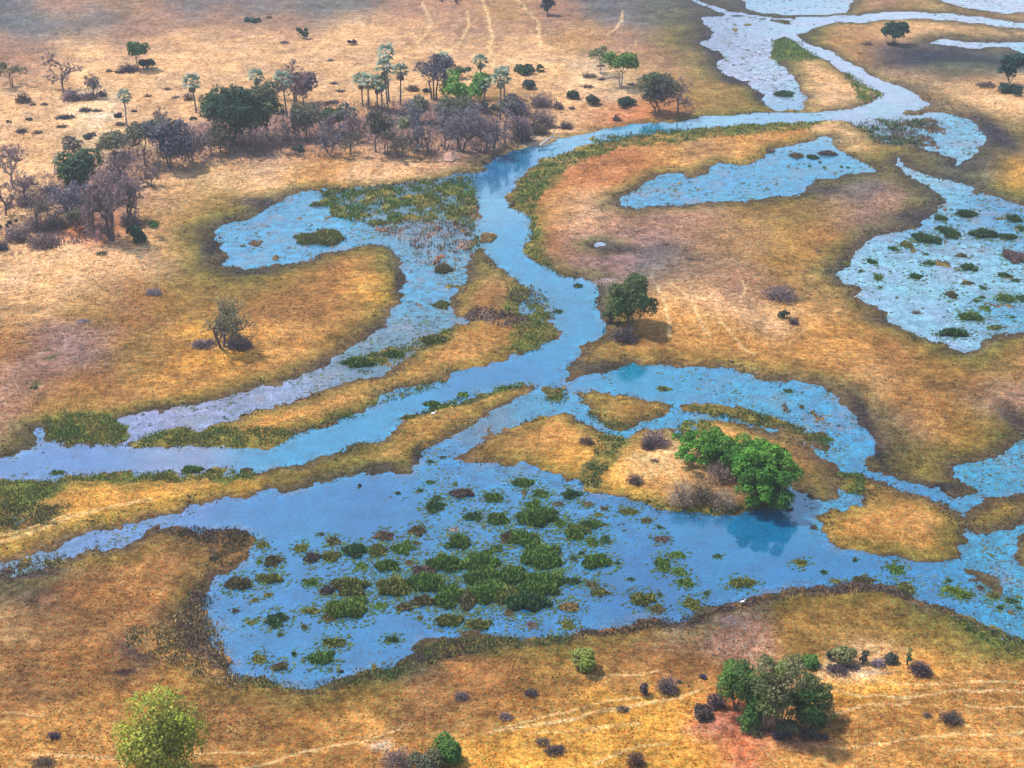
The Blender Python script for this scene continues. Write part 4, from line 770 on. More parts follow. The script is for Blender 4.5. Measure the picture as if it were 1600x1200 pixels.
leafy('evergreen_tree', 419, 222, 122, 58, 'dark olive evergreen between two palms in the grove', 'tree', GT, [(.09,.115,.05), (.10,.115,.06), (.05,.085,.04)], .08, 18, 2800, .32, .18)
leafy('dense_tree', 474, 168, 112, 40, 'bluish dark tree under a mauve leafless crown', 'tree', GT, PUR, .25, 9, 1500, .32, .2)
bare('bare_tree', 462, 168, 92, 66, 'spreading pinkish leafless tree rising above the evergreens', 'tree', GT, twig=PINKM, trunks=2)
leafy('tree', 229, 268, 190, 76, 'grey-green open-crowned tree at the grove edge with dark trunk', 'tree', GT, OL + GRY, .35, 11, 1900, .3, .42)
leafy('tree', 266, 270, 186, 72, 'dusky violet-grey tree at the western end of the grove', 'tree', GT, PUR, .3, 11, 2200, .3, .38, trunks=2)
bare('bare_tree', 300, 262, 205, 52, 'sparse leafless tree in front of the big evergreen', 'tree', GT, twig=MAUVE, trunks=2)
bare('bare_tree', 257, 215, 165, 24, 'slender leafless tree behind the violet-grey tree', 'tree', GT, levels=3)
leafy('evergreen_tree', 126, 316, 228, 80, 'dark green tree rising from the western thicket', 'tree', 'trees of the western thicket', DG, .15, 12, 3000, .32, .15)
leafy('tree', 116, 262, 212, 34, 'dull purple leafy tree just behind the dark thicket tree', 'tree', 'trees of the western thicket', PUR + OL, .2, 7, 900, .3, .35)
bare('bare_tree', 112, 360, 282, 58, 'bluish grey leafless tree in front of the dark thicket tree', 'tree', 'trees of the western thicket', twig=np.array([.22,.20,.25]), trunks=2, twigs=10)
bare('bare_tree', 176, 384, 250, 76, 'large mauve leafless tree at the thicket front', 'tree', 'trees of the western thicket', twig=MAUVE, trunks=2, twigs=10)
bare('bare_tree', 150, 380, 300, 44, 'second leafless tree leaning over the red mound', 'tree', 'trees of the western thicket', twig=MAUVE * .8, twigs=9)
bare('bare_tree', 23, 305, 218, 56, 'pale pinkish leafless tree at the western edge', 'tree', 'trees of the western thicket', twig=PINKM, bark=PALEBARK * .7)
bare('bare_tree', 10, 345, 285, 40, 'low leafless tree under the pale pinkish one', 'tree', 'trees of the western thicket', twig=MAUVE)
bare('bare_tree', 195, 300, 240, 46, 'thin mauve tree between the thicket and the grove', 'tree', 'trees of the western thicket', twig=MAUVE)
leafy('shrub_tree', 127, 372, 322, 38, 'grey-olive bushy tree by the red mound', 'tree', 'trees of the western thicket', OL + GRY, .15, 8, 1100, .26, .3)
bare('dead_tree', 86, 278, 232, 26, 'pale forked dead tree without twigs on the western sand', 'tree', None, bark=PALEBARK, twig=PALEBARK, levels=2, twigs=1, fork=.45)
leafy('leaning_bush', 228, 380, 350, 58, 'bright and dark green bush at the corner of the western thicket', 'bush', None, [(.05,.16,.03), (.03,.07,.035), (.03,.08,.03)], .0, 9, 1700, .24, .1)
leafy('dense_tree', 678, 162, 86, 64, 'blue-violet rounded tree with dark forked stems behind the grove', 'tree', GT, PUR + [(.06,.06,.09)], .42, 10, 2100, .32, .22, trunks=3)
leafy('green_tree', 728, 170, 108, 78, 'bright green leafy tree in the middle of the grove', 'tree', GT, [(.10,.24,.03), (.075,.19,.03), (.14,.28,.045)], .12, 12, 2600, .32, .16)
leafy('tree', 722, 128, 103, 30, 'dark bush-like tree peeping over the bright green tree', 'tree', GT, DG, .1, 6, 700, .3, .2)
bare('bare_tree', 652, 243, 156, 34, 'straight tall leafless tree with a dark trunk near the river', 'tree', GT, twig=GREYM, fork=.42)
leafy('tree', 588, 244, 170, 48, 'brown-olive tree on the river bank below the palms', 'tree', GT, [(.10,.09,.06), (.08,.08,.055)], .34, 9, 1700, .29, .36)
leafy('tree', 604, 248, 196, 34, 'smaller brownish tree crowding the brown-olive one', 'tree', GT, [(.11,.09,.07)], .35, 6, 700, .28, .4, trunks=2)
leafy('tree', 642, 238, 176, 30, 'pale sage-green tree with a leaning trunk', 'tree', GT, [(.22,.24,.12), (.18,.21,.10)], .42, 7, 900, .28, .25, lean=-.12)
bare('bare_tree', 722, 240, 162, 84, 'broad grey-mauve leafless tree at the river end of the grove', 'tree', GT, twig=np.array([.21,.18,.20]), trunks=2, twigs=15)
bare('bare_tree', 760, 238, 172, 60, 'mauve leafless tree next to the river bend', 'tree', GT, twig=MAUVE, twigs=10)
bare('bare_tree', 695, 236, 178, 46, 'grey leafless tree between the straight tree and the broad one', 'tree', GT, twig=GREYM, twigs=9)
leafy('tree', 538, 216, 162, 40, 'low grey-green tree between the evergreens and the palms', 'tree', GT, GRY + OL, .2, 7, 1000, .29, .3)
bare('bare_tree', 560, 232, 180, 42, 'leafless tree under the western palm cluster', 'tree', GT, twig=MAUVE)
bare('bare_tree', 450, 225, 165, 44, 'grey leafless tree under the lone pale palm', 'tree', GT, twig=GREYM, twigs=9)
bare('bare_tree', 505, 226, 175, 40, 'leafless tree beyond the low dark bank bush', 'tree', GT, twig=MAUVE)
leafy('tree', 762, 182, 158, 30, 'dark round bush-tree right of the bright green tree', 'tree', GT, PUR + DG, .1, 6, 800, .29, .2)
leafy('green_tree', 969, 141, 80, 56, 'green tree with pale twin trunks on the sand spit', 'tree', None, [(.095,.20,.035), (.08,.16,.035), (.12,.22,.04)], .4, 14, 2400, .3, .16, bark=PALEBARK, trunks=2)
leafy('sparse_tree', 938, 124, 73, 38, 'thin yellow-green tree behind the twin-trunked tree', 'tree', None, [(.17,.18,.07), (.14,.16,.06)], .4, 8, 700, .28, .4, bark=PALEBARK)
leafy('tree', 1026, 180, 110, 56, 'olive round-crowned tree by the river at the sand spit end', 'tree', None, [(.115,.13,.05), (.09,.11,.055), (.08,.075,.07)], .12, 16, 2600, .29, .28, trunks=2)
bare('bare_tree', 1060, 181, 118, 56, 'rosy leafless tree leaning over the river bank', 'tree', None, twig=PINKM, twigs=9)
leafy('dark_tree', 856, 29, -14, 20, 'dark narrow tree cut off by the top of the picture', 'tree', None, PUR + DG, .02, 14, 1900, .36, .08)
leafy('tree', 475, 67, 44, 22, 'small dark green tree alone on the far sand', 'tree', None, DG, .3, 6, 700, .33, .12)
leafy('spreading_tree', 1396, 72, 33, 44, 'wide dark green tree on the far island across the river', 'tree', None, [(.02,.085,.055), (.025,.075,.045)], .3, 16, 2200, .36, .05, trunks=2)
leafy('tall_tree', 1576, 140, 80, 34, 'tall dark green tree on the far eastern bank', 'tree', None, [(.02,.08,.055), (.025,.07,.05)], .02, 18, 2600, .36, .05)
leafy('tree', 984, 512, 430, 80, 'solitary dark green tree on the river bend', 'tree', None, [(.06,.105,.03), (.04,.07,.03), (.12,.15,.035)], .06, 22, 5600, .21, .16, trunks=2, ls=.72)
bare('half_bare_tree', 350, 548, 458, 100, 'half-bare olive tree alone on the dry peninsula', 'tree', None, twig=np.array([.19,.16,.10]), trunks=3, twigs=10, fork=.26, tw=.03, leaves=(.20,.18,.08), nleaf=2200, leaf=.17)
LI = 'green trees of the lagoon island'
for px_, py_, tp_, wd_, lb_ in [(1093,722,676,70,'bright green tree at the western tip of the lagoon island wood'),(1122,732,671,76,'bright green tree second from the western tip of the island wood'),(1154,746,677,80,'bright green tree in the middle of the lagoon island wood'),(1186,762,684,80,'tall bright green tree right of the middle of the island wood'),(1212,776,694,60,'bright green tree on the eastern flank of the island wood'),(1176,792,720,66,'green tree standing lowest, by the water, in the island wood'),(1206,798,730,58,'green tree at the water on the eastern end of the island wood')]:
    leafy('spreading_tree', px_, py_, tp_ + 2, wd_ * 1.22, lb_, 'tree', LI, BUSHG + ([(.04,.11,.02)] if py_ > 770 else [(.13,.28,.04)]), .0, 24, 3800, .17, .18, trunks=2, ls=.5)
leafy('feathery_tree', 264, 1228, 1078, 134, 'large yellow-green feathery tree in the near left corner', 'tree', None, [(.34,.36,.04), (.24,.29,.03), (.40,.38,.06), (.22,.21,.04)], .0, 40, 11000, .165, .15, trunks=3, ls=.7)
NG = 'near grove beside the red earth'
leafy('tree', 1148, 1118, 1030, 70, 'green tree on the left of the near grove', 'tree', NG, [(.08,.17,.03), (.14,.20,.04), (.05,.10,.025)], .0, 24, 6800, .135, .26, ls=.62)
leafy('tree', 1205, 1156, 1018, 92, 'grey-olive tallest tree in the middle of the near grove', 'tree', NG, [(.15,.16,.06), (.08,.11,.04), (.12,.17,.035), (.21,.18,.09)], .0, 34, 8500, .135, .27, trunks=2, ls=.62)
leafy('tree', 1258, 1138, 1062, 84, 'dark green tree on the right of the near grove', 'tree', NG, [(.06,.135,.03), (.14,.13,.045), (.04,.09,.03)], .0, 26, 7200, .135, .26, ls=.62)
leafy('tree', 1180, 1140, 1068, 66, 'low bright green tree in front of the near grove', 'tree', NG, [(.08,.19,.03), (.06,.13,.03)], .0, 20, 5200, .135, .16, ls=.75)
for px_, py_, tp_, wd_, cl_, lb_ in [(345,246,190,46,OL,'olive leafy tree at the left foot of the big evergreen'),(480,222,158,44,OL + GRY,'grey-olive leafy tree below the pale silvery palm'),(520,214,166,36,DG,'small dark evergreen between the silvery palm and the palm cluster'),(655,200,150,38,GRY + OL,'grey-green tree right of the fan palm cluster'),(710,205,150,50,[(.10,.13,.06), (.13,.13,.08)],'dull green tree in front of the bright green tree'),(180,255,205,40,OL,'sparse olive tree west of the grey-green one'),(252,245,180,44,GRY,'ashen leafy tree behind the dusky violet-grey one'),(802,205,152,44,OL + PUR,'dull olive tree by the scrub east of the tall palm')]:
    leafy('tree', px_, py_, tp_, wd_, lb_, 'tree', GT, cl_, .25, 10, 1500, .29, .32)
# more of the leafless wood
for px_, py_, tp_, wd_, tw_, lb_ in [(330,252,196,50,np.array([.24,.17,.15]),'leafless mauve tree at the left foot of the big evergreen'),(395,250,200,52,PINKM*.8,'rosy leafless tree before the big evergreen trunks'),(440,246,196,46,np.array([.26,.17,.15]),'leafless tree left of the low dark bank bush'),(515,246,192,48,GREYM,'grey leafless tree right of the low dark bank bush'),(548,248,200,40,np.array([.21,.18,.12]),'leafless tree left of the brown-olive bank tree'),(625,252,200,44,np.array([.20,.17,.12]),'leafless tree at the foot of the pale sage-green tree'),(668,248,190,44,GREYM,'dark leafless tree right of the straight trunk'),(745,216,160,60,GREYM,'blue-grey leafless tree under the bright green tree'),(790,232,168,54,MAUVE,'leafless mauve tree at the water by the river bend'),(772,244,186,44,GREYM,'dark leafless tree standing on the brink of the river bend'),(815,226,176,46,MAUVE,'leafless mauve tree just past the river bend'),(700,214,160,50,GREYM,'grey leafless tree behind the pale sage-green tree'),(500,205,160,40,MAUVE,'leafless tree among the scrub right of the pale palm'),(610,222,178,44,GREYM,'grey leafless tree below the fan palm cluster'),
  (146,352,284,46,GREYM,'ash-grey leafless tree in the heart of the western thicket'),(205,350,272,48,MAUVE,'leafless tree at the thicket edge above the bright bush'),(60,372,300,50,np.array([.25,.19,.15]),'broad leafless tree in the lower left of the thicket'),(76,345,296,36,PINKM*.8,'leafless tree with rosy twigs left of the ash-grey one'),(40,330,262,44,np.array([.27,.18,.17]),'leafless tree behind the low western brush'),(235,300,258,36,MAUVE,'small leafless tree on the sand between thicket and river arm'),(285,240,182,40,GREYM,'grey leafless tree beside the violet-grey tree')]:
    bare('bare_tree', px_, py_, tp_, wd_, lb_, 'tree', GT if py_ < 256 else 'trees of the western thicket', twig=tw_, trunks=1 + (px_ % 2), twigs=9)

# fan palms
def frond_mesh(L_, r, col):
    B = Build()
    V, Q = tube([[0, 0, 0], [L_ * .28, 0, .04 * L_], [L_ * .5, 0, .0]], [.035, .03, .02], 3); B.add(V, None, Q, col * .8)
    nb = 9
    for i in range(nb):
        a = (i / (nb - 1) - .5) * 2.5; ln = L_ * (.55 - .1 * abs(a)) * r.uniform(.85, 1.1)
        d = np.array([math.cos(a), math.sin(a), -.16 * abs(a) - .1]); sd_ = np.array([-math.sin(a), math.cos(a), 0])
        p0 = np.array([L_ * .46, 0, 0.0]); m = p0 + d * ln * .6; e = p0 + d * ln + np.array([0, 0, -.28 * ln])
        wd_ = ln * .15
        B.add(np.array([p0, m - sd_ * wd_ + [0, 0, .05], e, m + sd_ * wd_ + [0, 0, .05]]), None, [[0, 1, 2, 3]], col * r.uniform(.8, 1.2))
    return B.mesh('frond', M_LEAF)
r0 = np.random.default_rng(5)
FRG = [frond_mesh(2.3, r0, np.array(c)) for c in ((.30,.36,.25), (.24,.31,.20), (.38,.42,.32), (.19,.25,.16))]
FRD = [frond_mesh(2.0, r0, np.array(c)) for c in ((.28,.21,.14), (.21,.15,.11))]
def palm(px, py, top, wpx, label, trunkcol=(.17,.13,.12), skirt=4, dark=False):
    r = np.random.default_rng(int(px * 13 + py))
    x, y = ground(px, py); x, y = float(x), float(y); z = max(ground_z(px, py), 0)
    k = metres(wpx, y) / 3.1
    H = height_to(y, top) - z - 1.5 * k
    root = bpy.data.objects.new('fan_palm', None); COL.objects.link(root); root.location = (x, y, z - .05)
    tag(root, label, 'palm', 'fan palms over the riverside grove')
    B = Build(); bx = r.normal(0, .03, 2) * H
    V, Q = tube([[0, 0, -.2], [bx[0] * .4, bx[1] * .4, H * .35], [bx[0] * .8, bx[1], H * .7], [bx[0], bx[1], H]], [.26, .2, .19, .17], 7); B.add(V, None, Q, np.array(trunkcol))
    link('trunk', B.mesh('trunk', M_BARK), root)
    n = 20
    for i in range(n + skirt):
        dead = i >= n
        el = math.radians(-62 + r.uniform(-12, 8)) if dead else math.radians(75 - 100 * (i / n) + r.uniform(-8, 8))
        az = i * 2.39996 + r.uniform(-.2, .2)
        o = link('frond', (FRD if dead else FRG)[int(r.integers(2 if dead else 4))], root, (bx[0], bx[1], H))
        o.rotation_euler = Matrix.Rotation(az, 3, 'Z').to_4x4().to_3x3().to_euler() if False else (Matrix.Rotation(az, 3, 'Z') @ Matrix.Rotation(-el, 3, 'Y')).to_euler()
        s_ = k * r.uniform(.85, 1.1); o.scale = (s_, s_, s_)
    return root
palm(308, 184, 117, 25, 'lone slender fan palm on open sand west of the grove')
palm(199, 205, 141, 20, 'stunted fan palm with a pale thick trunk among western scrub', (.36,.28,.25), 3)
palm(405, 178, 110, 22, 'fan palm half hidden behind the dark olive evergreen')
palm(449, 190, 113, 26, 'pale silvery fan palm in front of the bluish dark tree')
palm(608, 165, 69, 24, 'topmost fan palm, its crown clear above the palm cluster')
palm(607, 181, 94, 24, 'fan palm directly below the topmost crown in the cluster')
palm(567, 172, 114, 23, 'westernmost fan palm of the cluster')
palm(576, 178, 117, 22, 'greenest fan palm close beside the westernmost one', skirt=2)
palm(598, 180, 119, 24, 'short fan palm in front of the middle of the cluster')
palm(626, 172, 100, 23, 'easternmost fan palm of the cluster with a hanging skirt', skirt=8)
palm(590, 176, 128, 18, 'lowest fan palm of the cluster, crown against dark stems')
palm(694, 146, 83, 22, 'fan palm rising out of the blue-violet tree')
palm(751, 124, 86, 20, 'fan palm beside the sandy track beyond the bright green tree')
palm(781, 192, 108, 27, 'tall fan palm at the east end of the grove by the scrub')
palm(788, 160, 103, 16, 'dark small fan palm tucked behind the tall east palm')
palm(757, 175, 124, 18, 'fan palm crown just right of the bright green tree')

# ------------------------------------------------------------------ bushes
def bush(px, base, top, wpx, label, cols, group=None, bare_=False, name='shrub', leaf=None):
    """a low many-stemmed bush: one foliage mesh on short stems"""
    r = np.random.default_rng(int(px * 41 + base * 3))
    x, y = ground(px, base); x, y = float(x), float(y); z = max(ground_z(px, base), 0)
    H = max(height_to(y, top) - z, .4); Wd = max(metres(wpx, y), .5)
    # what is seen of a low bush's height is partly its depth
    H = max(H - Wd * .25 * (CAM_H / y), H * .55)
    big = wpx >= 20
    par = None
    if big:
        par = bpy.data.objects.new(name, None); COL.objects.link(par); par.location = (x, y, z - .05); tag(par, label, 'bush', group)
    B = Build(); S_ = Build()
    px_m = depth(y) / F
    lf = leaf or np.clip(px_m * 1.9, .12, .34)
    cols = [np.array(c) for c in cols]
    ns = int(np.clip(wpx / 3, 4, 12))
    for i in range(ns):
        a = r.uniform(0, 6.28); e = np.array([math.cos(a) * Wd * .32, math.sin(a) * Wd * .25, H * r.uniform(.5, .8)])
        V, Q = tube([[0, 0, -.15], e * .5 + [0, 0, .1 * H], e], [.06 + .012 * H, .05, .02], 3); S_.add(V, None, Q, BARK * r.uniform(.7, 1.3))
    area = Wd * Wd * .8 + Wd * H * 2
    if bare_:
        n = int(np.clip(area / (lf * lf) * 1.6, 90, 1500))
        u = r.normal(0, 1, (n, 3)); u /= np.linalg.norm(u, axis=1)[:, None]; u[:, 2] = np.abs(u[:, 2])
        P = u * np.array([Wd / 2, Wd * .42, H * .9]) * (r.uniform(.15, .95, (n, 1)) ** .7) * (.75 + .5 * vnoise(u[:, 0] * 3 + 50, u[:, 1] * 3 + 50, 3))[:, None]
        d = u + r.normal(0, .5, (n, 3)); d[:, 2] = np.abs(d[:, 2]); d /= np.linalg.norm(d, axis=1)[:, None]
        s2 = np.cross(d, r.normal(0, 1, (n, 3))); s2 /= np.linalg.norm(s2, axis=1)[:, None]
        ln = lf * r.uniform(1.4, 3.2, (n, 1)); wdt = lf * .3
        V = np.stack([P - s2 * wdt, P + s2 * wdt, P + d * ln], 1).reshape(-1, 3)
        c = np.array(cols)[r.integers(0, len(cols), n)] * r.uniform(.55, 1.5, (n, 1))
        B.add(V, np.arange(3 * n).reshape(-1, 3), None, np.repeat(c, 3, 0))
    else:
        nl = int(np.clip(wpx / 4.5, 4, 10)); lob = []
        for i in range(nl):
            a = r.uniform(0, 6.28); d = r.uniform(0, .33) * Wd; q = r.uniform(.22, .34) * min(Wd, 2.2 * H)
            lob.append((np.array([math.cos(a) * d * 1.1, math.sin(a) * d, np.clip(r.uniform(.25, .75) * H, q * .5, max(H - q, q * .6))]), q))
        xs = max(abs(c[0]) + q for c, q in lob); f = Wd / 2 / xs
        for c, q in lob:
            c = c * np.array([f, f, 1]); q = q * min(f, 1.3)
            n = int(np.clip(q * q * 12 / (lf * lf) * .8, 40, 700))
            u = r.normal(0, 1, (n, 3)); u /= np.linalg.norm(u, axis=1)[:, None]; u[:, 2] = np.where(u[:, 2] < -.4, -u[:, 2], u[:, 2])
            g = vnoise(u[:, 0] * 3 + 9 * c[0] + 80, u[:, 1] * 3 + u[:, 2] * 3 + 80, 5)
            P = c + u * (q * (.72 + .4 * g) * r.uniform(.7, 1, n))[:, None]; P[:, 2] = np.maximum(P[:, 2], .02)
            c0 = cols[int(r.integers(len(cols)))]
            V, Q, C = leaf_quads(P, u, lf, c0 * r.uniform(.6, 1.45, (n, 1)), r); B.add(V, None, Q, C)
    if big:
        link('stems', S_.mesh('stems', M_BARK), par); link('foliage', B.mesh('foliage', M_LEAF), par)
        return par
    for V, C in zip(S_.V, S_.C): pass
    B.add(np.concatenate(S_.V), None, np.concatenate(S_.Q), np.concatenate(S_.C))
    return tag(link(name, B.mesh(name, M_LEAF), None, (x, y, z - .05)), label, 'bush', group)
MV = [tuple(MAUVE), (.20,.14,.15), (.16,.12,.13)]; DKM = [(.11,.08,.085), (.085,.065,.075)]; BRN = [(.15,.10,.075), (.12,.085,.07), (.20,.14,.09)]; DKP = [(.07,.06,.085), (.06,.05,.075)]
